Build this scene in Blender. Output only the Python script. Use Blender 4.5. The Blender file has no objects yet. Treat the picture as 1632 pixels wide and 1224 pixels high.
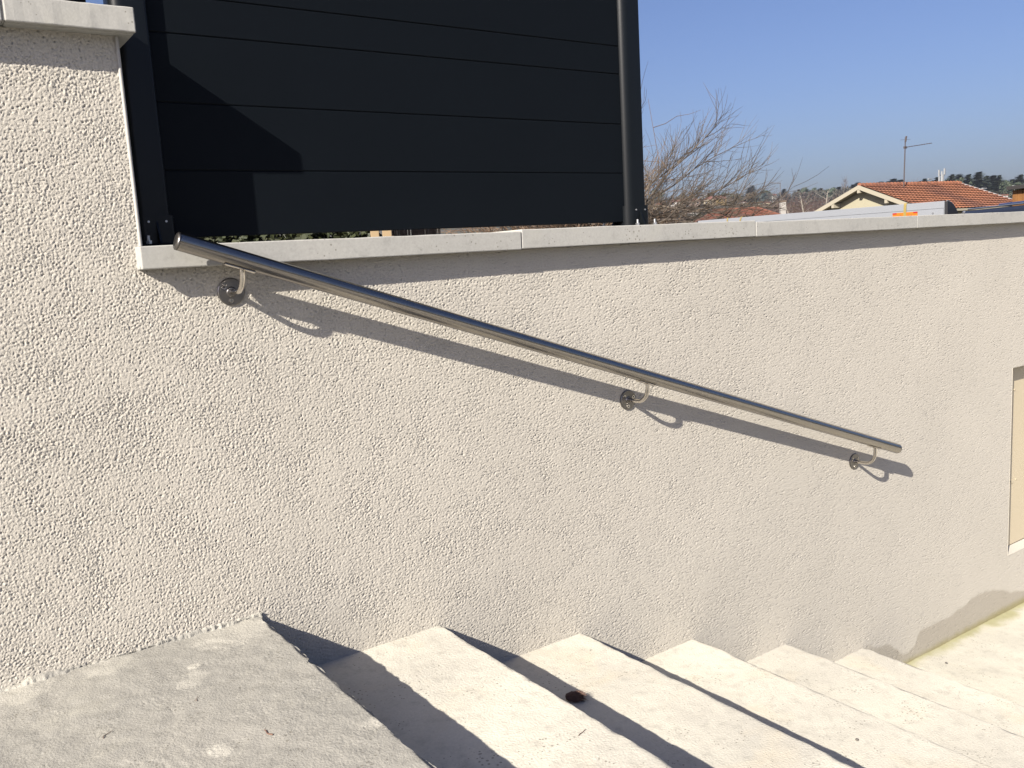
import bpy, bmesh, math, random
import numpy as np
from math import sin, cos, tan, pi, radians, hypot, atan2, sqrt
from mathutils import Vector, Matrix

C = bpy.context.scene
COL = C.collection
RND = random.Random(7)
NR = np.random.default_rng(11)

# ------------------------------------------------------------------ camera
CAM = Vector((0.0, -2.2, 0.0))
yaw, pitch, roll = radians(34.8293), radians(8.3852), radians(-3.2599)
FPX = 1405.83
F_ = Vector((sin(yaw)*cos(pitch), cos(yaw)*cos(pitch), -sin(pitch)))
R0 = Vector((cos(yaw), -sin(yaw), 0)); U0 = R0.cross(F_)
R_ = cos(roll)*R0 + sin(roll)*U0
U_ = -sin(roll)*R0 + cos(roll)*U0
cd = bpy.data.cameras.new('camera'); cam = bpy.data.objects.new('camera', cd); COL.objects.link(cam)
M = Matrix.Identity(4)
for i in range(3):
    M[i][0], M[i][1], M[i][2], M[i][3] = R_[i], U_[i], -F_[i], CAM[i]
cam.matrix_world = M
cd.sensor_width = 36; cd.lens = 36*FPX/1632; cd.clip_start = 0.05; cd.clip_end = 6000
C.camera = cam

# ------------------------------------------------------------------ light
SUN = Vector((2.44, 1.0, -1.61)).normalized()          # direction the light travels
w = bpy.data.worlds.new('World'); C.world = w; w.use_nodes = True
nt = w.node_tree
sky = nt.nodes.new('ShaderNodeTexSky'); sky.sky_type = 'NISHITA'; sky.sun_disc = False
sky.sun_elevation = math.asin(-SUN.z); sky.sun_rotation = atan2(-SUN.x, -SUN.y)
sky.air_density = 1.0; sky.dust_density = 2.4; sky.ozone_density = 3.0; sky.altitude = 0
bg = nt.nodes['Background']; tint = nt.nodes.new('ShaderNodeMix'); tint.data_type = 'RGBA'; tint.blend_type = 'MULTIPLY'; tint.inputs[0].default_value = 1
tint.inputs[7].default_value = (.80, .81, 1.04, 1); nt.links.new(sky.outputs[0], tint.inputs[6]); nt.links.new(tint.outputs[2], bg.inputs[0]); bg.inputs[1].default_value = 0.05
sl = bpy.data.lights.new('sun', 'SUN'); sl.energy = 5.0; sl.angle = radians(0.5); sl.color = (1.0, 0.93, 0.82)
so = bpy.data.objects.new('sun', sl); COL.objects.link(so)
so.rotation_euler = (-SUN).to_track_quat('Z', 'Y').to_euler()
C.view_settings.view_transform = 'Standard'; C.view_settings.look = 'None'
C.view_settings.exposure = 1.25; C.view_settings.gamma = 1; C.view_settings.use_curve_mapping = False
C.cycles.max_bounces = 6; C.cycles.diffuse_bounces = 1; C.cycles.use_denoising = True

# ------------------------------------------------------------------ helpers
def ray(px, py): return (R_*((px-816)/FPX) - U_*((py-612)/FPX) + F_)
def at(px, py, dist):                                   # point at a horizontal distance along a line of sight
    r = ray(px, py); h = hypot(r.x, r.y); return CAM + r*(dist/h)

def mat(name, col, rough=0.8, metal=0.0, var=0.0, vscale=5.0, col2=None, bump=0.0, bscale=200.0, spec=0.5,
        fine=0.0, fscale=300.0, aniso=None):
    m = bpy.data.materials.new(name); m.use_nodes = True; t = m.node_tree; b = t.nodes['Principled BSDF']
    b.inputs['Roughness'].default_value = rough; b.inputs['Metallic'].default_value = metal
    b.inputs['Specular IOR Level'].default_value = spec
    tc = t.nodes.new('ShaderNodeTexCoord')
    c2 = col2 or tuple(c*(1-var) for c in col)
    src = None
    if var > 0 or col2:
        n = t.nodes.new('ShaderNodeTexNoise'); n.inputs['Scale'].default_value = vscale; n.inputs['Detail'].default_value = 6
        t.links.new(tc.outputs['Object'], n.inputs['Vector'])
        r = t.nodes.new('ShaderNodeMapRange'); r.inputs[1].default_value = .35; r.inputs[2].default_value = .65
        t.links.new(n.outputs['Fac'], r.inputs[0])
        mx = t.nodes.new('ShaderNodeMix'); mx.data_type = 'RGBA'
        mx.inputs[6].default_value = (*col, 1); mx.inputs[7].default_value = (*c2, 1)
        t.links.new(r.outputs[0], mx.inputs[0]); src = mx.outputs[2]
    if fine > 0:
        n = t.nodes.new('ShaderNodeTexNoise'); n.inputs['Scale'].default_value = fscale; n.inputs['Detail'].default_value = 3
        t.links.new(tc.outputs['Object'], n.inputs['Vector'])
        r = t.nodes.new('ShaderNodeMapRange'); r.inputs[1].default_value = .3; r.inputs[2].default_value = .7
        r.inputs[3].default_value = 1-fine; r.inputs[4].default_value = 1+fine*.6
        t.links.new(n.outputs['Fac'], r.inputs[0])
        mx = t.nodes.new('ShaderNodeMix'); mx.data_type = 'RGBA'; mx.blend_type = 'MULTIPLY'; mx.inputs[0].default_value = 1
        if src: t.links.new(src, mx.inputs[6])
        else: mx.inputs[6].default_value = (*col, 1)
        t.links.new(r.outputs[0], mx.inputs[7]); src = mx.outputs[2]
    if src: t.links.new(src, b.inputs['Base Color'])
    else: b.inputs['Base Color'].default_value = (*col, 1)
    if bump > 0:
        n = t.nodes.new('ShaderNodeTexNoise'); n.inputs['Scale'].default_value = bscale; n.inputs['Detail'].default_value = 5
        t.links.new(tc.outputs['Object'], n.inputs['Vector'])
        bp = t.nodes.new('ShaderNodeBump'); bp.inputs['Strength'].default_value = bump; bp.inputs['Distance'].default_value = 0.002
        t.links.new(n.outputs['Fac'], bp.inputs['Height']); t.links.new(bp.outputs[0], b.inputs['Normal'])
    return m

class MB:
    def __init__(s): s.v = []; s.f = []
    def add(s, vs, fs):
        o = len(s.v); s.v += [tuple(p) for p in vs]; s.f += [tuple(i+o for i in q) for q in fs]; return s
    def box(s, x0, x1, y0, y1, z0, z1):
        return s.add([(x0,y0,z0),(x1,y0,z0),(x1,y1,z0),(x0,y1,z0),(x0,y0,z1),(x1,y0,z1),(x1,y1,z1),(x0,y1,z1)],
            [(3,2,1,0),(4,5,6,7),(0,1,5,4),(1,2,6,5),(2,3,7,6),(3,0,4,7)])
    def prism(s, pts, a, b):                             # pts: list of Vectors (planar), swept from offset a to offset b
        n = len(pts); a = Vector(a); b = Vector(b)
        return s.add([Vector(p)+a for p in pts]+[Vector(p)+b for p in pts],
            [tuple(range(n-1,-1,-1)), tuple(range(n,2*n))]+[(i,(i+1)%n,(i+1)%n+n,i+n) for i in range(n)])
    def tube(s, pts, rad, n=8, cap=True):
        pts = [Vector(p) for p in pts]; k = len(pts)
        rs = rad if isinstance(rad, (list, tuple)) else [rad]*k
        vs = []; up = None
        for i, p in enumerate(pts):
            d = (pts[min(i+1,k-1)]-pts[max(i-1,0)]).normalized()
            if up is None:
                up = Vector((0,0,1)) if abs(d.z) < .9 else Vector((1,0,0))
            a = d.cross(up)
            if a.length < 1e-5: a = d.cross(Vector((.3,1,.2)))
            a.normalize(); b = a.cross(d).normalized(); up = b
            for j in range(n):
                t = 2*pi*j/n; vs.append(p+a*(cos(t)*rs[i])+b*(sin(t)*rs[i]))
        fs = [(i*n+j, i*n+(j+1)%n, (i+1)*n+(j+1)%n, (i+1)*n+j) for i in range(k-1) for j in range(n)]
        if cap: fs += [tuple(range(n-1,-1,-1)), tuple(range((k-1)*n, k*n))]
        return s.add(vs, fs)
    def build(s, name, m, parent=None, smooth=False, bevel=0.0, seg=2, angle=40):
        me = bpy.data.meshes.new(name); me.from_pydata(s.v, [], s.f); me.update()
        bm = bmesh.new(); bm.from_mesh(me)
        bmesh.ops.recalc_face_normals(bm, faces=bm.faces)
        if bevel > 0:
            es = [e for e in bm.edges if len(e.link_faces) == 2 and e.calc_face_angle(0) > radians(30)]
            bmesh.ops.bevel(bm, geom=es, offset=bevel, segments=seg, profile=.5, affect='EDGES', clamp_overlap=True)
        bm.to_mesh(me); bm.free()
        return link(name, me, m, parent, smooth, angle)

def link(name, me, m, parent=None, smooth=False, angle=40):
    if smooth:
        me.polygons.foreach_set('use_smooth', [True]*len(me.polygons))
        try: me.set_sharp_from_angle(angle=radians(angle))
        except Exception: pass
    if m is not None and not me.materials: me.materials.append(m)
    o = bpy.data.objects.new(name, me); COL.objects.link(o)
    if parent is not None: o.parent = parent
    return o

def tag(o, label=None, cat=None, group=None, kind=None):
    if label: o['label'] = label
    if cat: o['category'] = cat
    if group: o['group'] = group
    if kind: o['kind'] = kind
    return o

def empty(name, loc, label, cat, group=None, rz=0):
    o = bpy.data.objects.new(name, None); COL.objects.link(o); o.location = loc; o.rotation_euler.z = rz
    o.empty_display_size = .1
    return tag(o, label, cat, group)

def grid_mesh(name, X, Y, Z, keep=None):                 # 2-D arrays of points -> quads
    r, c = X.shape
    co = np.stack([X, Y, Z], -1).reshape(-1, 3).astype(np.float32)
    idx = np.arange(r*c).reshape(r, c)
    q = np.stack([idx[:-1,:-1], idx[:-1,1:], idx[1:,1:], idx[1:,:-1]], -1)
    q = q[keep] if keep is not None else q.reshape(-1, 4)
    q = q.reshape(-1, 4)
    me = bpy.data.meshes.new(name)
    me.vertices.add(len(co)); me.vertices.foreach_set('co', co.ravel())
    me.loops.add(q.size); me.loops.foreach_set('vertex_index', q.ravel().astype(np.int32))
    me.polygons.add(len(q)); me.polygons.foreach_set('loop_start', np.arange(0, q.size, 4, dtype=np.int32))
    me.update(calc_edges=True); me.validate()
    return me

def noise_tile(n, lo, hi, seed):                         # periodic band-passed noise, unit variance
    g = np.random.default_rng(seed).standard_normal((n, n))
    k = np.hypot(*np.meshgrid(np.fft.fftfreq(n), np.fft.fftfreq(n), indexing='ij'))*n
    Fg = np.fft.fft2(g)*np.exp(-(k/hi)**2)*(1-np.exp(-(k/lo)**2))
    a = np.real(np.fft.ifft2(Fg)); return (a/a.std()).astype(np.float32)
def sample(tile, u, v):                                  # bilinear, u, v in cells
    n = tile.shape[0]; u0 = np.floor(u).astype(int); v0 = np.floor(v).astype(int); fu = u-u0; fv = v-v0
    g = lambda a, b: tile[a % n, b % n]
    return (g(u0,v0)*(1-fu)+g(u0+1,v0)*fu)*(1-fv)+(g(u0,v0+1)*(1-fu)+g(u0+1,v0+1)*fu)*fv

# ------------------------------------------------------------------ materials
def plaster_material():
    m = mat('scraped_plaster', (.452,.423,.370), .92, var=.05, vscale=2.2, fine=.06, fscale=260, spec=.2, bump=.5, bscale=330)
    t = m.node_tree; b = t.nodes['Principled BSDF']
    # damp stain creeping up from the floor on the right, with an algae hem
    tc = t.nodes.new('ShaderNodeTexCoord'); sp = t.nodes.new('ShaderNodeSeparateXYZ'); t.links.new(tc.outputs['Object'], sp.inputs[0])
    def math_(op, a, c=None):
        n = t.nodes.new('ShaderNodeMath'); n.operation = op
        for i, q in enumerate((a, c)):
            if q is None: continue
            if isinstance(q, (int, float)): n.inputs[i].default_value = q
            else: t.links.new(q, n.inputs[i])
        return n.outputs[0]
    xr = t.nodes.new('ShaderNodeMapRange'); xr.inputs[1].default_value = 3.3; xr.inputs[2].default_value = 5.3; t.links.new(sp.outputs[0], xr.inputs[0])
    fc = t.nodes.new('ShaderNodeFloatCurve'); cu = fc.mapping.curves[0]
    PTS = [(3.30,-2.10),(3.372,-1.830),(3.46,-1.86),(3.56,-1.88),(3.63,-1.92),(3.70,-1.965),(3.775,-1.95),(3.84,-1.89),(3.95,-1.895),(4.09,-1.895),(4.21,-1.88),(4.34,-1.86),(4.45,-1.865),(4.57,-1.89),(4.75,-1.95),(4.95,-1.98),(5.3,-2.0)]
    for k, (xx, zz) in enumerate(PTS):
        q = ((xx-3.3)/2.0, (zz+2.2)/.5)
        if k < 2: cu.points[k].location = q
        else: cu.points.new(*q)
    fc.mapping.update(); t.links.new(xr.outputs[0], fc.inputs['Value'])
    n2 = t.nodes.new('ShaderNodeTexNoise'); n2.inputs['Scale'].default_value = 14; t.links.new(tc.outputs['Object'], n2.inputs['Vector'])
    top = math_('ADD', math_('MULTIPLY', fc.outputs[0], .5), math_('MULTIPLY', n2.outputs['Fac'], .03))
    top = math_('ADD', top, -2.215)
    gx = t.nodes.new('ShaderNodeMapRange'); gx.inputs[1].default_value = 3.2; gx.inputs[2].default_value = 3.5; t.links.new(sp.outputs[0], gx.inputs[0])
    ms = t.nodes.new('ShaderNodeMapRange'); ms.interpolation_type = 'SMOOTHSTEP'; ms.inputs[1].default_value = -.008; ms.inputs[2].default_value = .012
    t.links.new(math_('SUBTRACT', top, sp.outputs[2]), ms.inputs[0])
    f = math_('MULTIPLY', math_('MULTIPLY', ms.outputs[0], gx.outputs[0]), .55)
    src = b.inputs['Base Color'].links[0].from_socket
    mx = t.nodes.new('ShaderNodeMix'); mx.data_type = 'RGBA'; t.links.new(f, mx.inputs[0]); t.links.new(src, mx.inputs[6]); mx.inputs[7].default_value = (.25,.222,.175,1)
    al = t.nodes.new('ShaderNodeMapRange'); al.interpolation_type = 'SMOOTHSTEP'; al.inputs[1].default_value = -2.005; al.inputs[2].default_value = -2.05
    t.links.new(math_('SUBTRACT', sp.outputs[2], math_('MULTIPLY', n2.outputs['Fac'], .03)), al.inputs[0])
    fa = math_('MULTIPLY', math_('MULTIPLY', al.outputs[0], gx.outputs[0]), .7)
    m2 = t.nodes.new('ShaderNodeMix'); m2.data_type = 'RGBA'; t.links.new(fa, m2.inputs[0]); t.links.new(mx.outputs[2], m2.inputs[6]); m2.inputs[7].default_value = (.24,.21,.08,1)
    t.links.new(m2.outputs[2], b.inputs['Base Color'])
    return m

def concrete_material(name, col, dark, warm, patch=.5, algae=False, bump=.5, bscale=120):
    m = mat(name, col, .9, var=0, col2=dark, vscale=2.6, fine=.07, fscale=160, spec=.25, bump=bump, bscale=bscale)
    t = m.node_tree; b = t.nodes['Principled BSDF']; src = b.inputs['Base Color'].links[0].from_socket
    tc = t.nodes.new('ShaderNodeTexCoord')
    n = t.nodes.new('ShaderNodeTexNoise'); n.inputs['Scale'].default_value = 5.3; n.inputs['Detail'].default_value = 8; n.inputs['Distortion'].default_value = .6
    t.links.new(tc.outputs['Object'], n.inputs['Vector'])
    r = t.nodes.new('ShaderNodeMapRange'); r.inputs[1].default_value = .55; r.inputs[2].default_value = .72; r.inputs[4].default_value = patch; t.links.new(n.outputs['Fac'], r.inputs[0])
    mx = t.nodes.new('ShaderNodeMix'); mx.data_type = 'RGBA'; t.links.new(r.outputs[0], mx.inputs[0]); t.links.new(src, mx.inputs[6]); mx.inputs[7].default_value = (*warm, 1)
    # small dark pits
    v = t.nodes.new('ShaderNodeTexVoronoi'); v.inputs['Scale'].default_value = 75; t.links.new(tc.outputs['Object'], v.inputs['Vector'])
    n3 = t.nodes.new('ShaderNodeTexNoise'); n3.inputs['Scale'].default_value = 9; t.links.new(tc.outputs['Object'], n3.inputs['Vector'])
    th = t.nodes.new('ShaderNodeMapRange'); th.inputs[1].default_value = .36; th.inputs[2].default_value = .68; th.inputs[3].default_value = .0; th.inputs[4].default_value = .24; t.links.new(n3.outputs['Fac'], th.inputs[0])
    lt = t.nodes.new('ShaderNodeMath'); lt.operation = 'LESS_THAN'; t.links.new(v.outputs['Distance'], lt.inputs[0]); t.links.new(th.outputs[0], lt.inputs[1])
    k = t.nodes.new('ShaderNodeMath'); k.operation = 'MULTIPLY'; k.inputs[1].default_value = .62; t.links.new(lt.outputs[0], k.inputs[0])
    m2 = t.nodes.new('ShaderNodeMix'); m2.data_type = 'RGBA'; t.links.new(k.outputs[0], m2.inputs[0]); t.links.new(mx.outputs[2], m2.inputs[6]); m2.inputs[7].default_value = (.12,.11,.09,1)
    n4 = t.nodes.new('ShaderNodeTexNoise'); n4.inputs['Scale'].default_value = 22; n4.inputs['Detail'].default_value = 9; n4.inputs['Roughness'].default_value = .7; t.links.new(tc.outputs['Object'], n4.inputs['Vector'])
    r4 = t.nodes.new('ShaderNodeMapRange'); r4.inputs[1].default_value = .52; r4.inputs[2].default_value = .75; r4.inputs[4].default_value = .6; t.links.new(n4.outputs['Fac'], r4.inputs[0])
    m4 = t.nodes.new('ShaderNodeMix'); m4.data_type = 'RGBA'; t.links.new(r4.outputs[0], m4.inputs[0]); t.links.new(m2.outputs[2], m4.inputs[6]); m4.inputs[7].default_value = (*[q*.62 for q in dark], 1)
    out = m4.outputs[2]
    if algae:
        sp = t.nodes.new('ShaderNodeSeparateXYZ'); t.links.new(tc.outputs['Object'], sp.inputs[0])
        q = t.nodes.new('ShaderNodeMath'); q.operation = 'MULTIPLY_ADD'; q.inputs[1].default_value = -.16; t.links.new(n.outputs['Fac'], q.inputs[0]); t.links.new(sp.outputs[1], q.inputs[2])
        a = t.nodes.new('ShaderNodeMapRange'); a.interpolation_type = 'SMOOTHSTEP'; a.inputs[1].default_value = -.150; a.inputs[2].default_value = -.082; a.inputs[4].default_value = .9; t.links.new(q.outputs[0], a.inputs[0])
        m3 = t.nodes.new('ShaderNodeMix'); m3.data_type = 'RGBA'; t.links.new(a.outputs[0], m3.inputs[0]); t.links.new(out, m3.inputs[6]); m3.inputs[7].default_value = (.30,.285,.155,1); out = m3.outputs[2]
    t.links.new(out, b.inputs['Base Color'])
    return m

PLASTER = plaster_material()
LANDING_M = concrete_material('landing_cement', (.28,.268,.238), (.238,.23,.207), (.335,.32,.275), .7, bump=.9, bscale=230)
def scuffs(m, spots):
    t = m.node_tree; b = t.nodes['Principled BSDF']; src = b.inputs['Base Color'].links[0].from_socket
    tc = t.nodes.new('ShaderNodeTexCoord'); n = t.nodes.new('ShaderNodeTexNoise'); n.inputs['Scale'].default_value = 45; n.inputs['Detail'].default_value = 6; t.links.new(tc.outputs['Object'], n.inputs['Vector'])
    for (x, y, r, k) in spots:
        d = t.nodes.new('ShaderNodeVectorMath'); d.operation = 'DISTANCE'; d.inputs[1].default_value = (x, y, -.8965); t.links.new(tc.outputs['Object'], d.inputs[0])
        q = t.nodes.new('ShaderNodeMath'); q.operation = 'MULTIPLY_ADD'; q.inputs[1].default_value = -r*1.6; t.links.new(n.outputs['Fac'], q.inputs[0]); t.links.new(d.outputs['Value'], q.inputs[2])
        g = t.nodes.new('ShaderNodeMapRange'); g.inputs[1].default_value = .35*r; g.inputs[2].default_value = -.1*r; g.inputs[4].default_value = k; t.links.new(q.outputs[0], g.inputs[0])
        mx = t.nodes.new('ShaderNodeMix'); mx.data_type = 'RGBA'; t.links.new(g.outputs[0], mx.inputs[0]); t.links.new(src, mx.inputs[6]); mx.inputs[7].default_value = (.44,.42,.365,1); src = mx.outputs[2]
    t.links.new(src, b.inputs['Base Color'])
scuffs(LANDING_M, [(.465,-.185,.016,.55),(.46,-.233,.026,.35),(.435,-.265,.026,.3),(.404,-.588,.026,.6),(.12,-.05,.06,.45),(.669,-.69,.022,.4),(.31,-.035,.06,.3),(.60,-.05,.10,.4)])
STEP_M = concrete_material('step_cement', (.515,.488,.418), (.42,.40,.35), (.47,.42,.33), .6, bump=.9, bscale=170)
FLOOR_M = concrete_material('patio_cement', (.50,.475,.40), (.44,.42,.36), (.45,.41,.32), .5, algae=True, bump=.7, bscale=170)
COPING_M = concrete_material('coping_concrete', (.36,.353,.328), (.325,.32,.30), (.37,.36,.32), .5, bump=.15, bscale=200)
MORTAR_M = mat('mortar', (.31,.305,.285), .95, var=.2, vscale=40)
BEAD_M = mat('corner_bead', (.34,.33,.31), .6)
ANTHRA = mat('anthracite_board', (.0044,.0060,.0082), .5, var=.06, vscale=3, bump=.06, bscale=900, spec=.07)
ANTHRA_P = mat('anthracite_post', (.0042,.0054,.0066), .32, var=.06, vscale=3, bump=.06, bscale=900, spec=.27)
STEEL = mat('brushed_steel', (.31,.29,.265), .25, 1.0, var=.06, vscale=30)
STEEL_D = mat('turned_steel', (.20,.19,.18), .34, 1.0, var=.1, vscale=60)
CHROME = mat('polished_steel', (.62,.58,.52), .16, 1.0)
ZINC = mat('zinc_bolt', (.5,.5,.5), .35, .9)
DOOR_M = mat('beige_sheet', (.47,.405,.29), .45, var=.04, vscale=3)
SOCKET_SHADE = mat('socket_shade', (.05,.05,.05), .6)
# brushed grain along the tube
def brush(m, axis_scale):
    t = m.node_tree; b = t.nodes['Principled BSDF']; tc = t.nodes.new('ShaderNodeTexCoord')
    mp = t.nodes.new('ShaderNodeMapping'); mp.inputs['Scale'].default_value = axis_scale
    mp.inputs['Rotation'].default_value = (0, radians(-18.9), 0)
    n = t.nodes.new('ShaderNodeTexNoise'); n.inputs['Scale'].default_value = 1; n.inputs['Detail'].default_value = 4
    t.links.new(tc.outputs['Object'], mp.inputs[0]); t.links.new(mp.outputs[0], n.inputs['Vector'])
    r = t.nodes.new('ShaderNodeMapRange'); r.inputs[3].default_value = .13; r.inputs[4].default_value = .28; t.links.new(n.outputs['Fac'], r.inputs[0]); t.links.new(r.outputs[0], b.inputs['Roughness'])
    bp = t.nodes.new('ShaderNodeBump'); bp.inputs['Strength'].default_value = .12; bp.inputs['Distance'].default_value = .0005
    t.links.new(n.outputs['Fac'], bp.inputs['Height']); t.links.new(bp.outputs[0], b.inputs['Normal'])
brush(STEEL, (700, 900, 900))

# ================================================================== SETTING
# ------------------------------------------------------------------ terrain
def lerp(a, b, t): return a+(b-a)*t
PROF_R = np.array([0, 6, 14, 40, 80, 150, 250, 400])
PROF_Z = np.array([-.12, -.12, -.4, -3.2, -2.4, -.2, 2.0, 6.5])
def terrain(x, y):
    x = np.asarray(x, float); y = np.asarray(y, float)+2.2
    r = np.hypot(x, y); az = np.degrees(np.arctan2(x, y))
    s = np.clip((az-48)/12, 0, 1); s = s*s*(3-2*s)
    Rr = lerp(950, 520, s); el = np.radians(lerp(2.45, 1.55, s))
    z0 = np.interp(r, PROF_R, PROF_Z)
    u = np.clip((r-150)/(Rr-150), 0, 1)
    zr = lerp(-.2, Rr*np.tan(el), u**1.25)
    return np.where(r < 150, z0, zr)
def on_terrain(px, py, rmin=60, rmax=1400):
    r = ray(px, py); h = hypot(r.x, r.y)
    for d in np.arange(rmin, rmax, 2.0):
        p = CAM+r*(d/h)
        if p.z <= float(terrain(p.x, p.y)): break
    return p, d

GRASS = mat('winter_grass', (.035,.037,.018), .95, col2=(.06,.045,.026), vscale=.05)
def make_ground():
    xs = np.unique(np.concatenate([-np.geomspace(3, 1500, 30), np.linspace(-3, 14, 18), np.geomspace(14, 1800, 60)]))
    ys = np.unique(np.concatenate([np.linspace(.28, 8, 12), np.geomspace(8, 1900, 70)]))
    X, Y = np.meshgrid(xs, ys); me = grid_mesh('garden_ground', X, Y, terrain(X, Y))
    tag(link('hillside', me, GRASS, smooth=True), kind='structure')
    xs = np.unique(np.concatenate([-np.geomspace(4, 1500, 25), np.linspace(-4, 14, 12), np.geomspace(14, 1800, 25)]))
    ys = -np.geomspace(1, 1500, 30)[::-1]+.9
    X, Y = np.meshgrid(xs, ys); me = grid_mesh('ground', X, Y, np.full(X.shape, -2.3))
    tag(link('ground', me, GRASS), kind='structure')
make_ground()

# ------------------------------------------------------------------ plaster wall
XE, ZT, ZL = .5015, .535, .0113                         # end of the high part, its top, top of the low part
CABX0, CABX1, CABZ0, CABZ1, CABD = 4.660, 5.26, -1.728, -.7234, .055
T1 = noise_tile(1024, 200, 400, 1); T2 = noise_tile(1024, 290, 480, 2); T3 = noise_tile(1024, 2, 14, 3)
CELL = .0022
def relief(x, z):
    u, v = x/CELL, z/CELL
    a = sample(T1, u, v); b = sample(T2, u*.93+300, v*.93+77); c = sample(T3, u*.31+50, v*.31+9)
    rough = np.clip(.96-.17*(x-.3), .26, 1)*(1+.05*c)    # relief eases off towards the right
    dens = sample(T3, u*1.7+8, v*1.7+55)                    # patches where the scraper tore more or less
    crev = np.clip(1-np.abs(a)/.50, 0, 1)*np.clip(.30+.80*b+.15*dens, 0, 1.5)      # torn crevices between flat grains
    lump = b*.00062+a*.00030
    pit = -crev*.0033-np.clip(b*.7-a*.7-.95, 0, 2)*.0046
    rough = rough*(1+.07*dens)
    return lump*rough+pit*np.sqrt(np.clip(rough, .1, 2))+c*.00035
NX = [.687+.5366*i for i in range(6)]; TZ = [-.8965-.1873*i for i in range(6)]
def plaster(name, xs, zs, parent, hole=None):
    X, Z = np.meshgrid(xs, zs)
    Y = -relief(X, Z)*np.clip((X+1.02)/.25, 0, 1)*np.clip((5.0-X)/.05, 0, 1)
    cx = (xs[:-1]+xs[1:])/2; cz = (zs[:-1]+zs[1:])/2
    lowest = np.array([TZ[0] if q < NX[0] else (TZ[min(5, int((q-NX[0])/.5366)+1)] if q < NX[5] else -9) for q in cx])-.04
    keep = cz[:,None] > lowest[None]                        # nothing to see below the treads
    if hole:
        keep = keep & ~((cx[None] > hole[0]) & (cx[None] < hole[1]) & (cz[:,None] > hole[2]) & (cz[:,None] < hole[3]))
    me = grid_mesh(name, X, Y, Z, keep)
    return link(name, me, PLASTER, parent, smooth=True, angle=180)
wall = empty('plaster_wall', (0,0,0), 'long pale beige scraped plaster wall with grey coping, stepping down beside the stairs', 'wall')
zs_lo = np.concatenate([np.linspace(-2.3, -2.08, 6)[:-1], np.arange(-2.08, ZL-.0012, .0020), [ZL]])
zs_hi = np.concatenate([zs_lo, np.arange(ZL+.0020, ZT-.0010, .0020), [ZT]])
xs_hi = np.concatenate([np.linspace(-3, -1.0, 12)[:-1], -.12-np.cumsum(.0024*1.024**np.arange(96))[::-1][np.cumsum(.0024*1.024**np.arange(96))[::-1] < .86], np.arange(-.12, XE-.001, .0018), [XE]])
def graded():
    x = [XE]
    while x[-1] < 4.95: x.append(x[-1]+.0018*(1+.78*(x[-1]-XE)))
    x = np.array(x); x[np.argmin(abs(x-CABX0))] = CABX0
    return np.concatenate([x, [5.0, 5.1, 5.2, CABX1], np.linspace(5.4, 14, 10)])
zl2 = zs_lo.copy(); zl2[np.argmin(abs(zl2-CABZ0))] = CABZ0; zl2[np.argmin(abs(zl2-CABZ1))] = CABZ1
plaster('high_render', xs_hi, zs_hi, wall)
plaster('low_render', graded(), zl2, wall, (CABX0, CABX1, CABZ0, CABZ1))
core = MB(); core.box(-3, XE-.004, .02, .26, -2.3, ZT); core.box(XE-.004, CABX0-.02, .02, .26, -2.3, ZL); core.box(CABX1+.02, 14, .02, .26, -2.3, ZL)
core.box(CABX0-.02, CABX1+.02, .1, .26, -2.3, ZL)
core.build('masonry_core', mat('masonry', (.45,.42,.38), .9), wall)
e = MB(); e.add([(XE,.0,ZL),(XE,.26,ZL),(XE,.26,ZT),(XE,.0,ZT)], [(0,1,2,3)]); e.build('end_face', PLASTER, wall)
bead = MB().tube([(XE-.003, -.0012, .066), (XE-.003, -.0012, ZT-.001)], .0042, 10).build('corner_bead', BEAD_M, wall, True)
# recess for the cabinet
rv = MB()
rv.add([(CABX0,-.001,CABZ0),(CABX0,CABD,CABZ0),(CABX0,CABD,CABZ1),(CABX0,-.001,CABZ1)], [(0,1,2,3)])
rv.add([(CABX0,-.001,CABZ1),(CABX1,-.001,CABZ1),(CABX1,CABD,CABZ1),(CABX0,CABD,CABZ1)], [(0,1,2,3)])
rv.add([(CABX1,-.001,CABZ0),(CABX1,CABD,CABZ0),(CABX1,CABD,CABZ1),(CABX1,-.001,CABZ1)], [(0,1,2,3)])
rv.add([(CABX0,-.001,CABZ0),(CABX1,-.001,CABZ0),(CABX1,CABD,CABZ0+.012),(CABX0,CABD,CABZ0+.012)], [(0,1,2,3)])
rv.build('recess_reveal', PLASTER, wall)
dr = MB().box(CABX0+.004, CABX1-.004, CABD, CABD+.02, CABZ0+.014, CABZ1-.004).build('cabinet_door', DOOR_M, wall, bevel=.002)
for (sx, sz, r) in ((4.80, -.86, .006), (4.80, -1.36, .012), (4.84, -1.355, .004)):
    k = MB(); k.tube([(sx, CABD+.002, sz), (sx, CABD-.003, sz)], r, 10); k.build('screw', DOOR_M, dr, True)
# coping stones
def coping(x0, x1, y0, y1, z0, z1, tilt=0, seed=0):
    m = MB(); rr = random.Random(seed)
    n = 14; g = .012
    prof = [(y0,z0),(y0+.014,z0),(y0+.016,z0+.006),(y0+.024,z0+.006),(y0+.026,z0),(y1,z0),(y1,z1),(y0,z1)]
    ring = []
    for i in range(n+1):
        x = lerp(x0, x1, i/n); j = [(rr.uniform(-.0006,.0006), rr.uniform(-.0006,.0006)) for _ in prof]
        ring.append([(x, y+a, z+b+tilt*(i/n-.5)) for (y,z),(a,b) in zip(prof, j)])
    k = len(prof); vs = [p for r in ring for p in r]
    fs = [(i*k+j, i*k+(j+1)%k, (i+1)*k+(j+1)%k, (i+1)*k+j) for i in range(n) for j in range(k)]
    fs += [tuple(range(k-1,-1,-1)), tuple(range(n*k, n*k+k))]
    m.add(vs, fs); return m.build('coping_stone', COPING_M, wall, bevel=.003, seg=2)
YF, YB = -.047, .285
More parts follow.
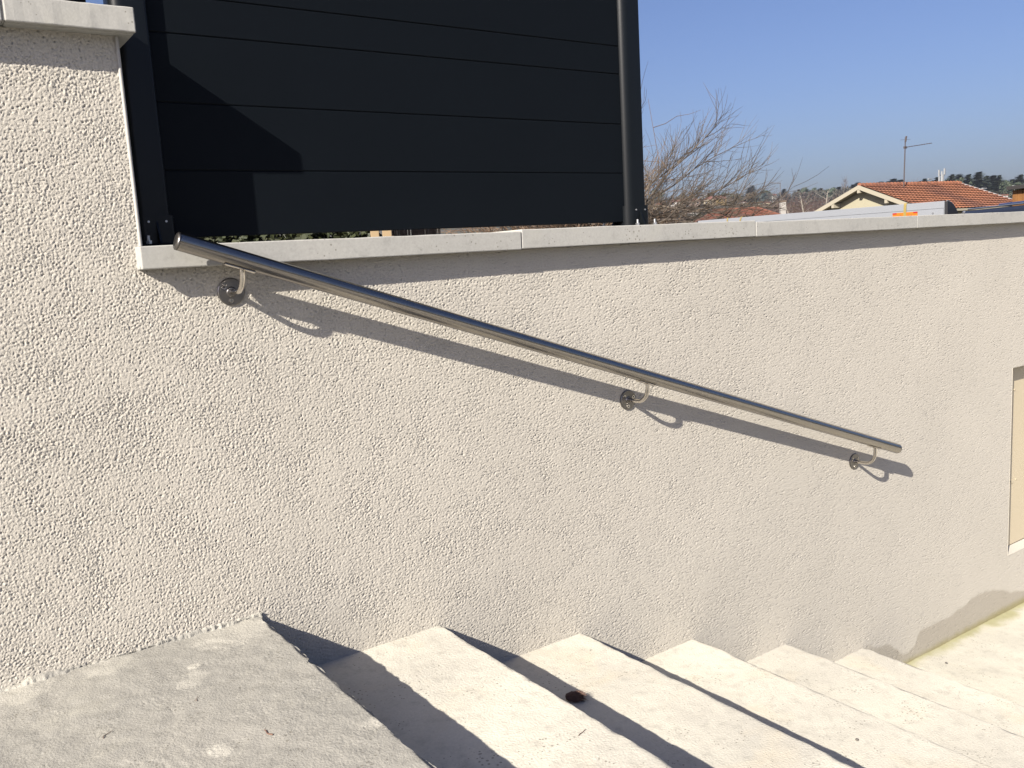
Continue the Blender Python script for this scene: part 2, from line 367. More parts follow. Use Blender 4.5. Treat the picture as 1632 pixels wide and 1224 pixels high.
JX = [1.5638, 2.6224, 3.6843, 4.745, 5.81, 6.87, 7.93, 9.0, 10.06]
edges = [.4845]+JX
for i in range(len(edges)-1):
    z0 = ZL+(.0012 if i == 1 else 0); coping(edges[i]+.0013, edges[i+1]-.0013, YF+(.0012 if i % 2 else 0), YB, z0, z0+.0535+(.004 if i == 1 else 0), seed=i)
coping(.274, .5312, -.05, .30, ZT, ZT+.0535, seed=21); coping(-.80, .270, -.048, .30, ZT, ZT+.0535, seed=22); coping(-1.87, -.804, -.048, .30, ZT, ZT+.0535, seed=23)
for i, x in enumerate(JX):
    MB().box(x-.0012, x+.0012, YF+(.006 if i == 0 else .002), YB-.01, ZL+.002, ZL+.052).build('mortar_joint', MORTAR_M, wall)
MB().box(.2705, .2735, -.046, .28, ZT+.002, ZT+.051).build('mortar_joint', MORTAR_M, wall)

# ------------------------------------------------------------------ stairs and patio
ZF = -2.022
P1 = noise_tile(1024, 20, 90, 5); P2 = noise_tile(1024, 3, 20, 6); P3 = noise_tile(512, 4, 40, 8)
def tread(name, x0, x1, z, seed, m, parent, amp=1.0, step=.008, ybot=-2.6, hz=.21, fine=False):
    xs = np.concatenate([np.arange(x0, -.15, .05) if x0 < -.2 else [], np.arange(max(x0, -.15), x1-.004, step), [x1-.003, x1]])
    ys = np.concatenate([np.linspace(-6, ybot, 8)[:-1], np.arange(ybot, .0005, step)]); ys[-1] = .004
    X, Y = np.meshgrid(xs, ys)
    u, v = X/.004+seed*97, Y/.004+seed*31
    Z = z+amp*(sample(P1, u, v)*.0003+sample(P2, u, v)*.0005)
    if fine:
        msk = np.clip(sample(P1, u*.45+70, v*.45+9)*.5+.35+np.clip((X-.35)/.3, 0, .6), 0, 1.2)
        g1 = sample(T1, X/.0030, Y/.0030); g2 = sample(T2, X/.0034+90, Y/.0034); g3 = sample(T1, X/.0046+33, Y/.0062+71)
        scr = np.clip(1-np.abs(g3)/.16, 0, 1)*np.clip(sample(P1, u*.8+5, v*.8+40)*1.1-.75, 0, 1)*np.clip(g2+.4, 0, 1)
        arc_ = np.sin((np.hypot(X-.02, Y+.62)+sample(P1, u, v)*.006)/.0042)*np.exp(-((X-.27)/.10)**2-((Y+.62)/.13)**2)
        Z = Z+msk*(g1*.00034-np.clip(g1*.6+g2*.6-1.2, 0, 2)*.0022)-scr*.0022+g2*.00012+arc_*.0005
    e1 = sample(P3, Y/.006+seed*50, X*0+3+seed*13); e2 = sample(P1, Y/.004+seed*11, X*0+40)
    wob = (e1*.0022+e2*.0009)*amp
    f = np.clip((X-(x1-.02))/.02, 0, 1)
    X = X+wob*f; Z = Z-np.clip((X-(x1-.008))/.008, 0, 1)**2*.004*np.clip(1+e1*.7, .2, 3)
    # front face rows below the nose
    Xf = X[:, -1:]; rows = [(-.0003,.004), (-.001,.02), (-.003,.06), (-.004,.12), (-.004,hz)]
    Xc = np.concatenate([X]+[Xf+a for a, b in rows], 1); Yc = np.concatenate([Y]+[Y[:, -1:] for _ in rows], 1)
    Zc = np.concatenate([Z]+[(Z[:, -1:]-b) if b < .03 else (Z[:, -1:]*0+z-b-.012) for a, b in rows], 1)
    me = grid_mesh(name, Xc, Yc, Zc)
    return link(name, me, m, parent, smooth=True, angle=50)
stairs = empty('stairs', (0,0,0), 'pale cement steps with rough worn edges descending along the plaster wall', 'stairs')
tread('landing', -3.0, NX[0], TZ[0], 1, LANDING_M, stairs, 1.7, .0027, -1.12, fine=True)
for i in range(1, 6):
    tread('step', NX[i-1]-.01, NX[i], TZ[i], i+1, STEP_M, stairs, 1.0 if i < 3 else .7, .009)
# ragged mortar hem where the landing meets the wall
hm = MB(); n = 300; rr = random.Random(5)
pr = []
hh = .006; dd = .014
for i in range(n+1):
    x = lerp(-.15, NX[0]+.004, i/n); hh = min(.010, max(.001, hh+rr.uniform(-.002,.002))); dd = min(.016, max(.003, dd+rr.uniform(-.003,.003)))
    pr.append([(x, .002, TZ[0]+hh), (x, -.006+rr.uniform(-.002,.001), TZ[0]+hh*.9), (x, -dd, TZ[0]+.0015), (x, -dd-.006, TZ[0]-.006)])
hm.add([p for q in pr for p in q], [(i*4+j, i*4+j+1, i*4+j+5, i*4+j+4) for i in range(n) for j in range(3)])
hm.build('mortar_hem', LANDING_M, stairs, True, angle=180)
# patio
xs = np.concatenate([np.arange(NX[5]-.02, 5.2, .012), np.linspace(5.25, 14, 12)])
ys = np.concatenate([np.linspace(-9, -2.6, 10)[:-1], np.arange(-2.6, .001, .014), [.004]])
X, Y = np.meshgrid(xs, ys); u, v = X/.004, Y/.004
Z = ZF-(X-3.7)*.020+sample(P1, u, v)*.0003+sample(P2, u, v)*.0012
tag(link('patio', grid_mesh('patio', X, Y, Z), FLOOR_M, smooth=True), kind='structure')
xs = np.linspace(-4, NX[5]-.02, 5); ys = np.array([-9., -6.])
X, Y = np.meshgrid(xs, ys)
tag(link('lower_pavement', grid_mesh('lower_pavement', X, Y, X*0+ZF), STEP_M), kind='structure')

# ================================================================== HANDRAIL
rail = empty('handrail', (.558,-.1,.071), 'brushed steel tube handrail on three wall brackets above the stairs', 'handrail')
def rl(p): return Vector(p)-Vector((.558,-.1,.071))
A = Vector((.5585,-.1,.0708)); B = Vector((3.4545,-.1,-.9195)); D = (B-A).normalized(); TR = .0212
MB().tube([rl(A), rl(B)], TR, 48).build('tube', STEEL, rail, True, angle=60)
for p, s in ((A, -1), (B, 1)):
    q = [rl(p+D*s*t) for t in (.0008, .0030, .0055, .0068)]
    MB().tube(q, [TR*1.0, TR*1.0, TR*.90, TR*.62], 40).build('end_cap', STEEL_D, rail, True, angle=60)
for X_, Z_ in ((.6982,-.0539), (2.0035,-.5111), (3.2939,-.9624)):
    ax = A+D*((X_-A.x)/D.x); base = Vector((X_, 0, Z_))
    top = Vector((X_, -.1, ax.z-TR/ cos(radians(18.9))-.002))
    pts = [base+Vector((0,.0,0)), base+Vector((0,-.03,0))]
    for k in range(1, 9):
        t = pi/2*k/9; r = .05
        pts.append(base+Vector((0,-.1+r-r*sin(t)+0, r-r*cos(t))))
    pts += [base+Vector((0,-.1,.05)), top]
    br = MB().tube([rl(p) for p in pts], .0068, 20).build('bracket', CHROME, rail, True, angle=60)
    ro = MB()
    prof = [(.008,.0), (0,.0340), (-.0035,.0340), (-.005,.032), (-.0056,.013), (-.0085,.0105), (-.009,.0075)]
    ro.tube([rl(base+Vector((0,y,0))) for y, r in prof], [max(r,.03) if i == 0 else r for i, (y, r) in enumerate(prof)], 40)
    ro.build('rosette', STEEL_D, br, True, angle=35)
    sd = MB(); n = 12
    side = D.cross(Vector((0,1,0))).normalized(); side = side if side.z > 0 else -side
    c0 = ax
    for a0 in (0,):
        vs = []
        for i in range(2):
            for q in range(n+1):
                th = radians(-30+60*q/n)
                for rad in (TR+.0008, TR+.0042):
                    vs.append(rl(c0+D*(-.037 if i == 0 else .037)+Vector((0,1,0))*(sin(th)*rad)-side*(cos(th)*rad)))
        k = 2*(n+1); fs = []
        for q in range(n):
            a_, b_ = q*2, q*2+2
            fs += [(a_, b_, b_+k, a_+k), (a_+1, a_+1+k, b_+1+k, b_+1), (a_, a_+1, b_+1, b_), (a_+k, b_+k, b_+1+k, a_+1+k)]
        fs += [(0, k, k+1, 1), (2*n, 2*n+1, k+2*n+1, k+2*n)]
        sd.add(vs, fs)
    sd.build('saddle_plate', CHROME, br, True, angle=35)
    for an in (145, 262, 20):
        c = base+Vector((cos(radians(an))*.022, -.0052, sin(radians(an))*.022))
        s_ = MB(); s_.tube([rl(c+Vector((0,y,0))) for y in (.002,-.0022,-.0022)], [.0062,.0056,.0046], 14); s_.build('screw', CHROME, br, True, angle=35)
        s_ = MB(); s_.tube([rl(c+Vector((0,y,0))) for y in (-.0021,-.0026)], .0036, 6); s_.build('socket_shade', SOCKET_SHADE, br)  # raised dark hex, shade of the screw's hollow put into its colour

# ================================================================== FENCE
fence = empty('privacy_fence', (.58,.15,.065), 'tall anthracite panel fence of wide horizontal boards standing on the low wall coping', 'fence')
def fl(x, y, z): return (x-.58, y-.15, z-.065)
CT = .0655
bz = [(.088,.2533), (.2552,.4183), (.4202,.5843), (.5862,.6758)]+[(.6777+.1655*i, .6777+.1655*i+.1636) for i in range(7)]
for z0, z1 in bz:
    m = MB(); y0, y1, ch = .130, .158, .0018
    prof = [(y0+ch, z0), (y1, z0), (y1, z1), (y0+ch, z1), (y0, z1-ch), (y0, z0+ch)]
    m.prism([fl(0, y, z) for y, z in prof], (.575,0,0), (2.16,0,0)); m.prism([fl(0, y, z) for y, z in ((.1335,z1-.001),(.146,z1-.001),(.146,z1+.0030),(.1335,z1+.0030))], (.575,0,0), (2.16,0,0)); m.build('fence_board', ANTHRA, fence)
for x0 in (.5160, 2.1395):
    m = MB(); wd = .085; r = .030; y0 = .109
    pts = []
    for (cx, cy, a0) in ((x0+r, y0+r, 180), (x0+wd-.008, y0+.008, 270), (x0+wd-.008, y0+wd-.008, 0), (x0+r, y0+wd-r, 90)):
        rr_ = .008 if cx > x0+wd/2 else r
        for k in range(9): t = radians(a0+90*k/8); pts.append(fl(cx+cos(t)*rr_, cy+sin(t)*rr_, 0))
    m.prism(pts, (0,0,CT+.006), (0,0,1.9)); po = m.build('post', ANTHRA_P, fence, True, angle=30)
    # socket foot with flange, gussets and bolts
    ft = MB(); cx = x0+wd/2; cy = y0+wd/2; k = 1.17
    p2 = [((p[0]-fl(cx,cy,0)[0])*k+fl(cx,cy,0)[0], (p[1]-fl(cx,cy,0)[1])*k+fl(cx,cy,0)[1], fl(0,0,0)[2]) for p in pts]
    ft.prism(p2, (0,0,CT+.008), (0,0,CT+.008+.069))
    ft.build('post_foot', ANTHRA_P, po, True, angle=30)
    pl = MB(); pl.box(*[q for pair in zip(fl(cx-.076,cy-.076,CT), fl(cx+.076,cy+.076,CT+.008)) for q in pair]); pl.build('flange', ANTHRA, po, bevel=.002)
    for gx, gy, dx, dy in ((cx+.008, cy-.048, 0, -1), (cx-.050, cy+.01, -1, 0), (cx+.050, cy+.01, 1, 0)):
        gs = MB()
        if dx == 0: P = [fl(gx-.0025, gy, CT+.008), fl(gx-.0025, gy-.026, CT+.008), fl(gx-.0025, gy, CT+.066)]; gs.prism(P, (0,0,0), (.005,0,0))
        else: P = [fl(gx, gy-.0025, CT+.008), fl(gx+dx*.024, gy-.0025, CT+.008), fl(gx, gy-.0025, CT+.066)]; gs.prism(P, (0,0,0), (0,.005,0))
        gs.build('gusset', ANTHRA_P, po)
    for bx, by in ((cx-.020, cy-.064), (cx+.062, cy-.064), (cx+.062, cy+.064), (cx-.062, cy+.064)):
        b_ = MB(); b_.tube([fl(bx, by, CT+.008), fl(bx, by, CT+.016)], .0075, 6); b_.tube([fl(bx, by, CT+.016), fl(bx, by, CT+.028)], .0042, 10); b_.build('bolt', ZINC, po)
    for sx in (cx+.030, cx-.012):
        b_ = MB(); b_.tube([fl(sx, cy-.0497, CT+.062), fl(sx, cy-.0525, CT+.062)], .0028, 8); b_.build('rivet', ZINC, po)

fence2 = empty('privacy_fence', (.36,.16,.5885), 'anthracite fence rising from the high wall coping at the top left corner', 'fence')
def f2(x, y, z): return (x-.36, y-.16, z-.5885)
for i in range(5):
    z0 = .615+.1655*i
    m = MB(); m.prism([f2(0, y, z) for y, z in ((.1335,z0),(.158,z0),(.158,z0+.162),(.1335,z0+.162),(.130,z0+.1585),(.130,z0+.0035))], (-1.6,0,0), (.47,0,0)); m.prism([f2(0, y, z) for y, z in ((.1335,z0+.160),(.146,z0+.160),(.146,z0+.167),(.1335,z0+.167))], (-1.6,0,0), (.47,0,0)); m.build('fence_board', ANTHRA, fence2)
pp = MB(); x0 = .375; pp.box(*[q for pair in zip(f2(.37,.109,.595), f2(.455,.194,1.5)) for q in pair]); po = pp.build('post', ANTHRA, fence2, bevel=.012, seg=4)
pl = MB(); pl.box(*[q for pair in zip(f2(.335,.075,.5885), f2(.487,.228,.5965)) for q in pair]); pl.build('flange', ANTHRA, po)
for bx in (.345, .392, .400):
    b_ = MB(); b_.tube([f2(bx, .092, .5965), f2(bx, .092, .662)], .0032, 8); b_.build('bolt', ZINC, po)
#@@FAR
# ================================================================== BEHIND THE WALL
# ------------------------------------------------------------------ silver cover and dark cover
SILVER = mat('painted_aluminium', (.185,.195,.215), .5, var=.04, vscale=2)
BLACKP = mat('black_plastic', (.012,.012,.014), .5)
DARKG = mat('dark_glossy_panel', (.016,.017,.021), .38, var=.3, vscale=2, spec=.16)
OCHRE = mat('ochre_strap', (.20,.15,.04), .8); ORANGE = mat('orange_reflector', (.36,.11,.006), .4); RED = mat('red_reflector', (.25,.012,.008), .4)
DKMARK = mat('brown_print', (.25,.08,.01), .6)
PR = Vector((7.01,1.655,0)); PL_ = Vector((6.80,4.11,0)); AX = (PR-PL_).normalized(); SD = Vector((-AX.y, AX.x, 0)); SD = SD if SD.x > 0 else -SD
LEN = (PR-PL_).length
cov = empty('metal_cover', (PL_.x,PL_.y,-.11), 'long pale silver metal cover with a black rounded end behind the wall coping', 'metal cover')
def cl(a, s, z): return AX*a+SD*s+Vector((0,0,z+.11))
def cprism(prof, a0, a1): return MB().prism([cl(a0, s, z) for s, z in prof], (0,0,0), AX*(a1-a0))
arc = [(.24*sin(radians(t)), .2235-.24*(1-cos(radians(t)))) for t in range(0, 91, 10)]
cprism([(-.004,.168)]+[(-.004,.2195)]+arc+[(.24,-.09),(.0,-.09),(0,.168)], 0, LEN-.012).build('upper_skin', SILVER, cov, True, angle=35)
cprism([(-.009,-.1),(-.009,.1625),(-.0005,.1625),(-.0005,-.1)], .03, LEN-.014).build('lower_plate', SILVER, cov)
cprism([(s*1.0, z-.004) for s, z in arc]+[(.236,-.09),(0,-.09)], LEN-.011, LEN+.012).build('end_cap', BLACKP, cov)
rim = MB().tube([cl(LEN+.004, s+.002, z) for s, z in arc], .004, 6).build('edge_trim', SILVER, cov)
cprism([(s, z-.004) for s, z in arc]+[(.236,-.09),(0,-.09)], -.02, -.001).build('end_cap', BLACKP, cov)
for a in (LEN-.10, LEN-.80, LEN-1.6):
    MB().tube([cl(a, -.009, .135), cl(a, -.014, .135)], .0085, 12).build('rivet', ZINC, cov, True)
def strap(a, wd, lean=0):
    m = MB(); pts = [(-.013,-.05),(-.013,.16),(-.008,.21),(.0,.228)]+[(s*1.02, z+.005) for s, z in arc[1:5]]
    vs = []; k = len(pts)
    for i, (s, z) in enumerate(pts):
        for dd in (-wd/2, wd/2): vs.append(cl(a+dd+lean*i, s, z))
        for dd in (-wd/2, wd/2): vs.append(cl(a+dd+lean*i, s-.002, z+.002))
    fs = []
    for i in range(k-1):
        o = i*4; fs += [(o,o+1,o+5,o+4), (o+2,o+6,o+7,o+3), (o,o+4,o+6,o+2), (o+1,o+3,o+7,o+5)]
    fs += [(0,2,3,1), (4*k-4,4*k-3,4*k-1,4*k-2)]
    return m.add(vs, fs).build('strap', OCHRE, cov)
strap(LEN-.33, .022); strap(.36, .012); strap(.49, .012, .012)
st = cprism([(-.0095,.113),(-.0095,.155),(-.0115,.155),(-.0115,.113)], LEN-.435, LEN-.225).build('reflective_sticker', ORANGE, cov)
for a0, a1, z0, z1, m_ in ((.0,.035,.143,.155,RED),(.175,.21,.143,.155,RED),(.06,.075,.120,.140,DKMARK),(.125,.14,.120,.140,DKMARK),(.155,.165,.120,.140,DKMARK)):
    cprism([(-.0116,z0),(-.0116,z1),(-.0122,z1),(-.0122,z0)], LEN-.435+a0, LEN-.435+a1).build('sticker_mark', m_, st)
Q0 = Vector((7.62,1.94,0)); Q1 = Vector((6.36,.53,0)); QX = (Q1-Q0).normalized(); QS = Vector((-QX.y, QX.x, 0)); QS = QS if QS.x > 0 else -QS; QL = (Q1-Q0).length
dk = empty('glossy_cover', (Q0.x,Q0.y,-.11), 'low dark glossy panel with a silver rail at the far right behind the wall', 'cover')
def ql(a, s, z): return QX*a+QS*s+Vector((0,0,z+.11))
MB().prism([ql(0,s,z) for s, z in ((0,-.11),(.0,.06),(.05,.115),(.13,.145),(.30,.152),(.8,.14),(.8,-.11))], (0,0,0), QX*QL).build('panel', DARKG, dk, True, angle=40)
MB().tube([ql(-.02,.145,.158), ql(QL,.145,.158)], .0075, 10).build('rail', ZINC, dk, True)
MB().tube([ql(-.02,.40,.182), ql(QL,.40,.182)], .009, 8).build('top_rim', mat('navy_trim', (.03,.045,.11), .3), dk, True)
MB().tube([ql(.14,.05,.13), ql(.14,.045,.139)], .014, 10).build('cap_screw', ZINC, dk, True)

# ------------------------------------------------------------------ hedge, pillars and screens seen under the fence
def leaf_cloud(n, centre, size, rad, rng, flat=0.0):     # n small leaf-like triangles inside an ellipsoid/box
    m = MB()
    for _ in range(n):
        c = centre(rng); d = Vector((rng.gauss(0,1), rng.gauss(0,1), rng.gauss(0,1))).normalized(); s = Vector((rng.gauss(0,1), rng.gauss(0,1), rng.gauss(0,1))).normalized()
        k = size*rng.uniform(.6,1.4); e = d.cross(s)
        if e.length < .05: continue
        e = e.normalized()*k*.35
        m.add([c-d*k*.5, c+e, c+d*k*.5, c-e], [(0,1,2,3)])
    return m
LEAF = mat('hedge_leaf', (.014,.021,.006), .6, col2=(.03,.034,.010), vscale=6)
TWIG = mat('dry_twig', (.085,.060,.040), .9, col2=(.05,.035,.024), vscale=3)
hA = at(255, 385, 9.5); hB = at(590, 372, 8.6)
hd = empty('hedge', (hA.x,hA.y,-.2), 'dark green clipped hedge seen through the gap under the fence', 'hedge')
hv = Vector((hB.x-hA.x, hB.y-hA.y, 0)); hn = Vector((-hv.y, hv.x, 0)).normalized()
rr = random.Random(3)
leaf_cloud(11000, lambda r: hv*r.random()+hn*(r.uniform(-.0,.35))+Vector((0,0,r.uniform(.02,1.5))), .085, 0, rr).build('foliage', LEAF, hd)
stm = MB()
for i in range(26):
    p = hv*((i+.5)/26)+hn*.3; stm.tube([p, p+Vector((rr.uniform(-.1,.1),rr.uniform(-.1,.1),1.3))], [.018,.006], 5)
tag(stm.build('stems', TWIG, hd), kind='stuff')
PILL = mat('beige_pillar', (.27,.195,.11), .85, var=.08, vscale=3)
for x0, x1, lb in ((590, 604, 'narrower beige pillar next to the green hedge under the fence'), (609, 624, 'wider beige pillar beside the reed screen under the fence')):
    a = at(x0, 368, 8.4); b = at(x1, 368, 8.4); v = Vector((b.x-a.x, b.y-a.y, 0)); n_ = Vector((-v.y, v.x, 0)).normalized()*.2
    P = empty('garden_pillar', (a.x,a.y,-.2), lb, 'pillar')
    MB().prism([Vector((0,0,0)), v, v+n_, n_], (0,0,0), (0,0,1.15)).build('shaft', PILL, P, bevel=.006)
    MB().prism([-v*.1-n_*.1, v*1.1-n_*.1, v*1.1+n_*1.1, -v*.1+n_*1.1], (0,0,1.15), (0,0,1.2)).build('cap', PILL, P, bevel=.008)
REED = mat('reed_stalk', (.16,.105,.068), .9, col2=(.10,.068,.045), vscale=12)
a = at(626, 366, 9.0); b = at(700, 362, 9.6)
rs = empty('reed_screen', (a.x,a.y,-.2), 'brown reed screen beside the beige pillars under the fence', 'reed screen'); v = Vector((b.x-a.x,b.y-a.y,0))
m = MB()
for i in range(150):
    p = v*((i+rr.random()*.6)/150)+Vector((rr.uniform(-.01,.01),rr.uniform(-.01,.01),0)); m.tube([p, p+Vector((rr.uniform(-.015,.015),0,rr.uniform(1.05,1.25)))], .0045, 4, False)
tag(m.build('reed_stalks', REED, rs), kind='stuff')
for z in (.3,.9): MB().tube([Vector((0,0,z)), v+Vector((0,0,z))], .006, 5).build('binding_wire', ZINC, rs)

# ------------------------------------------------------------------ bare twiggy plants
def bend(p, d, L, seg, curl, rng, wob=.12):
    pts = [p.copy()]; d = d.normalized()
    for i in range(seg):
        d = (d+Vector((rng.gauss(0,wob), rng.gauss(0,wob), rng.gauss(0,wob)+curl))).normalized(); pts.append(pts[-1]+d*(L/seg))
    return pts, d
BARK = mat('grey_bark', (.066,.052,.043), .9, col2=(.115,.092,.07), vscale=4)
def bare_tree(root, base, fork, nl, L, rng, r0=.055):
    tk = MB(); tk.tube([base, base*.5+fork*.5+Vector((.03,.02,0)), fork], [r0*1.5, r0*1.2, r0], 9); tk.build('trunk', BARK, root, True)
    lm = MB(); tw = MB()
    for i in range(nl):
        az = 2*pi*i/nl+rng.uniform(-.25,.25); el = radians(rng.choice([-4,3,10,20,32,46])+rng.uniform(-9,9))
        d = Vector((cos(az)*cos(el), sin(az)*cos(el), sin(el)))
        l1 = L*rng.uniform(.75,1.08)*(1.12-.42*sin(max(el,0)))
        p1, _ = bend(fork+Vector((0,0,rng.uniform(-.25,.1))), d, l1, 9, .035, rng, .085)
        lm.tube(p1, [lerp(r0*.30, .0042, k/9) for k in range(10)], 5)
        for k in range(2, 10):
            for s in range(2 if k % 2 else 3):
                dd = (p1[k]-p1[k-1]).normalized(); o = Vector((rng.gauss(0,1),rng.gauss(0,1),rng.gauss(0,1))).normalized()
                p2, _ = bend(p1[k], dd*1.0+o*.55+Vector((0,0,.12)), l1*rng.uniform(.22,.5)*(1-.04*k), 6, .06, rng, .11)
                tw.tube(p2, [lerp(.0056, .0018, q/6) for q in range(7)], 3, False)
                for q in range(1, 7):
                    if rng.random() < .62:
                        dd = (p2[q]-p2[q-1]).normalized(); o = Vector((rng.gauss(0,1),rng.gauss(0,1),rng.gauss(0,1))).normalized()
                        p3, _ = bend(p2[q], dd+o*.6, l1*rng.uniform(.07,.22), 3, .07, rng, .1)
                        tw.tube(p3, [.003,.0026,.002,.0013], 3, False)
    lm.build('limbs', BARK, root, True); tag(tw.build('twigs', BARK, root), kind='stuff')
g = at(985, 380, 12); gz = float(terrain(g.x, g.y))
bt = empty('bare_tree', (g.x,g.y,gz), 'leafless tree with upswept grey twigs beside the right fence post', 'tree')
fk = at(992, 345, 12)
bare_tree(bt, Vector((0,0,-.1)), Vector((fk.x-g.x, fk.y-g.y, fk.z-gz)), 25, 2.0, random.Random(12))
def thicket(name, label, pts, n, hgt, r_, rng, m_, cat='thicket'):
    o = MB()
    for _ in range(n):
        i = rng.randrange(len(pts)-1); p = pts[i].lerp(pts[i+1], rng.random())+Vector((rng.uniform(-.5,.5), rng.uniform(-.9,.9), 0)); p.z = float(terrain(p.x,p.y))-.05
        d = Vector((rng.gauss(0,.55), rng.gauss(0,.55), 1)); h = hgt(p)*rng.uniform(.55,1.05)
        q, _ = bend(p, d, h*1.25, 6, -.10, rng, .2); o.tube(q, [lerp(r_, r_*.3, k/6) for k in range(7)], 3, False)
        for k in (2,3,4,5):
            if rng.random() < .75:
                q2, _ = bend(q[k], Vector((rng.gauss(0,1), rng.gauss(0,1), rng.gauss(.1,.7))), h*.35, 4, -.05, rng, .25); o.tube(q2, [lerp(r_*.6, r_*.2, j/4) for j in range(5)], 3, False)
    ob = o.build(name, m_); tag(ob, label, cat, kind='stuff'); return ob
tp = [at(x, 350, 15) for x in (1000, 1030, 1060, 1090, 1120)]
def top_of(p):
    v = p-CAM; px = 816+FPX*v.dot(R_)/v.dot(F_); yt = float(np.interp(px, [1030, 1060, 1090, 1120, 1150], [316, 326, 338, 350, 358]))
    return at(px, yt, hypot(v.x, v.y)).z-float(terrain(p.x, p.y))
thicket('bramble_thicket', 'tangled dry brown brambles behind the foot of the right fence post', tp, 760, lambda p: max(.3, top_of(p)), .006, random.Random(4), TWIG)
tp = [at(x, 360, 13) for x in (835, 880, 930, 985)]
thicket('dry_grass', 'straw coloured dry stalks seen under the right end of the fence', tp, 520, lambda p: 1.5-float(terrain(p.x,p.y)), .009, random.Random(9), REED, 'dry grass')

# ------------------------------------------------------------------ tree kinds for the far ridge (normalised to height 1, origin at the foot)
DGREEN = mat('conifer_needles', (.030,.046,.028), .8, col2=(.050,.062,.034), vscale=3)
BLUEG = mat('blue_conifer', (.035,.052,.047), .8, col2=(.02,.032,.03), vscale=3)
OLIVE = mat('olive_leaves', (.034,.042,.02), .8, col2=(.05,.053,.024), vscale=3)
BROWN = mat('bare_crown', (.060,.041,.034), .9, col2=(.085,.06,.048), vscale=3)
TRUNK = mat('far_trunk', (.10,.075,.055), .9)
def conifer_mesh(seed, fat):
    r = random.Random(seed); m = MB()
    for k in range(70):
        t = 1-((k+.5)/70)**.75; z = .10+.90*t; w_ = fat*(1-t)**.8*r.uniform(.55,1.2)+.012
        for j in range(9):
            a = r.uniform(0, 2*pi); d = Vector((cos(a), sin(a), 0)); s = Vector((-sin(a), cos(a), 0))
            q = w_*r.uniform(.45,1.0); c = d*q+Vector((0,0,z-.10*q/fat*.5+r.uniform(-.02,.02))); L = .075+.06*(1-t)
            m.add([c-d*L*.8+s*L*.5+Vector((0,0,.02)), c-d*L*.8-s*L*.5, c+d*L+Vector((0,0,r.uniform(-.03,.012)))], [(0,1,2)])
    return m
def round_mesh(seed, fat, base=.25, n=900, clumps=16):
    r = random.Random(seed); m = MB(); cs = []
    for _ in range(clumps):
        a = r.uniform(0,2*pi); q = fat*sqrt(r.random())*.75; z = base+(1-base)*r.uniform(.12,.84)*(1-.25*(q/fat)**2); cs.append((Vector((cos(a)*q, sin(a)*q, z)), r.uniform(.10,.19)))
    for _ in range(n):
        c, R1 = r.choice(cs); d = Vector((r.gauss(0,1), r.gauss(0,1), r.gauss(0,1))).normalized(); p = c+d*R1*r.uniform(.5,1.05); p.z = min(p.z, 1.0)
        e = d.cross(Vector((r.gauss(0,1), r.gauss(0,1), r.gauss(0,1)))).normalized(); f = d.cross(e); k = r.uniform(.035,.07)
        m.add([p+e*k, p-e*k*.6+f*k, p-e*k*.6-f*k], [(0,1,2)])
    return m
def bare_mesh(seed, fat, base=.15, n=420):
    r = random.Random(seed); m = MB()
    for _ in range(n):
        a = r.uniform(0,2*pi); q = fat*sqrt(r.random()); z = base+(1-base)*r.uniform(0,1)*(1-.55*(q/fat)**2)
        p = Vector((cos(a)*q, sin(a)*q, z)); d = Vector((cos(a)*.6, sin(a)*.6, r.uniform(.5,1.3)))*r.uniform(.06,.13); s = d.cross(Vector((r.gauss(0,1),r.gauss(0,1),r.gauss(0,1)))).normalized()*.0055
        m.add([p-s, p+s, p+d], [(0,1,2)])
    return m
def mk(mb, m_):
    me = bpy.data.meshes.new('crown'); me.from_pydata(mb.v, [], mb.f); me.update(); me.materials.append(m_); return me
KM = {'conifer': [mk(conifer_mesh(s, .20), DGREEN) for s in (1,2,3)], 'slim': [mk(conifer_mesh(s, .15), DGREEN) for s in (4,5)], 'cedar': [mk(conifer_mesh(s, .34), DGREEN) for s in (6,7,8)],
      'pine': [mk(round_mesh(s, .40), DGREEN) for s in (9,10,11)], 'olive': [mk(round_mesh(s, .52, .1), OLIVE) for s in (12,13)], 'blue': [mk(round_mesh(14, .6, .05), BLUEG)],
      'bare': [mk(bare_mesh(s, .42), BROWN) for s in (15,16,17)], 'mound': [mk(bare_mesh(s, .62, .02, 700), BROWN) for s in (18,19)], 'poplar': [mk(bare_mesh(20, .10, .1, 360), BROWN)]}
tm = MB().tube([(0,0,-.05),(0,0,.35),(.01,0,.75)], [.022,.016,.006], 6); TKM = bpy.data.meshes.new('trunk'); TKM.from_pydata(tm.v, [], tm.f); TKM.update(); TKM.materials.append(TRUNK)
def ridge_r(px):
    r = ray(px, 300); az = math.degrees(atan2(r.x, r.y)); s = min(1, max(0, (az-48)/12)); s = s*s*(3-2*s); return lerp(950, 520, s)
NAMES = {'conifer':'conifer_tree','slim':'conifer_tree','cedar':'cedar_tree','pine':'pine_tree','olive':'broadleaf_tree','blue':'blue_conifer','bare':'bare_tree','mound':'bare_shrub','poplar':'poplar_tree'}
CATS = {'mound':'shrub'}
def far_tree(px, ytop, kind, label, frac=.95, group=None, i=[0], wide=1.0):
    D_ = ridge_r(px)*frac; p = at(px, ytop, D_); z0 = float(terrain(p.x,p.y)); h = max(2.0, p.z-z0); i[0] += 1
    o = empty(NAMES[kind], (p.x,p.y,z0), label, CATS.get(kind, 'tree'), group, rz=i[0]*2.4)
    ms = KM[kind]; c = bpy.data.objects.new('crown', ms[i[0] % len(ms)]); COL.objects.link(c); c.parent = o; c.scale = (h*wide,h*wide,h)
    t = bpy.data.objects.new('trunk', TKM); COL.objects.link(t); t.parent = o; t.scale = (h,h,h)
G1 = 'evergreens along the far ridge'
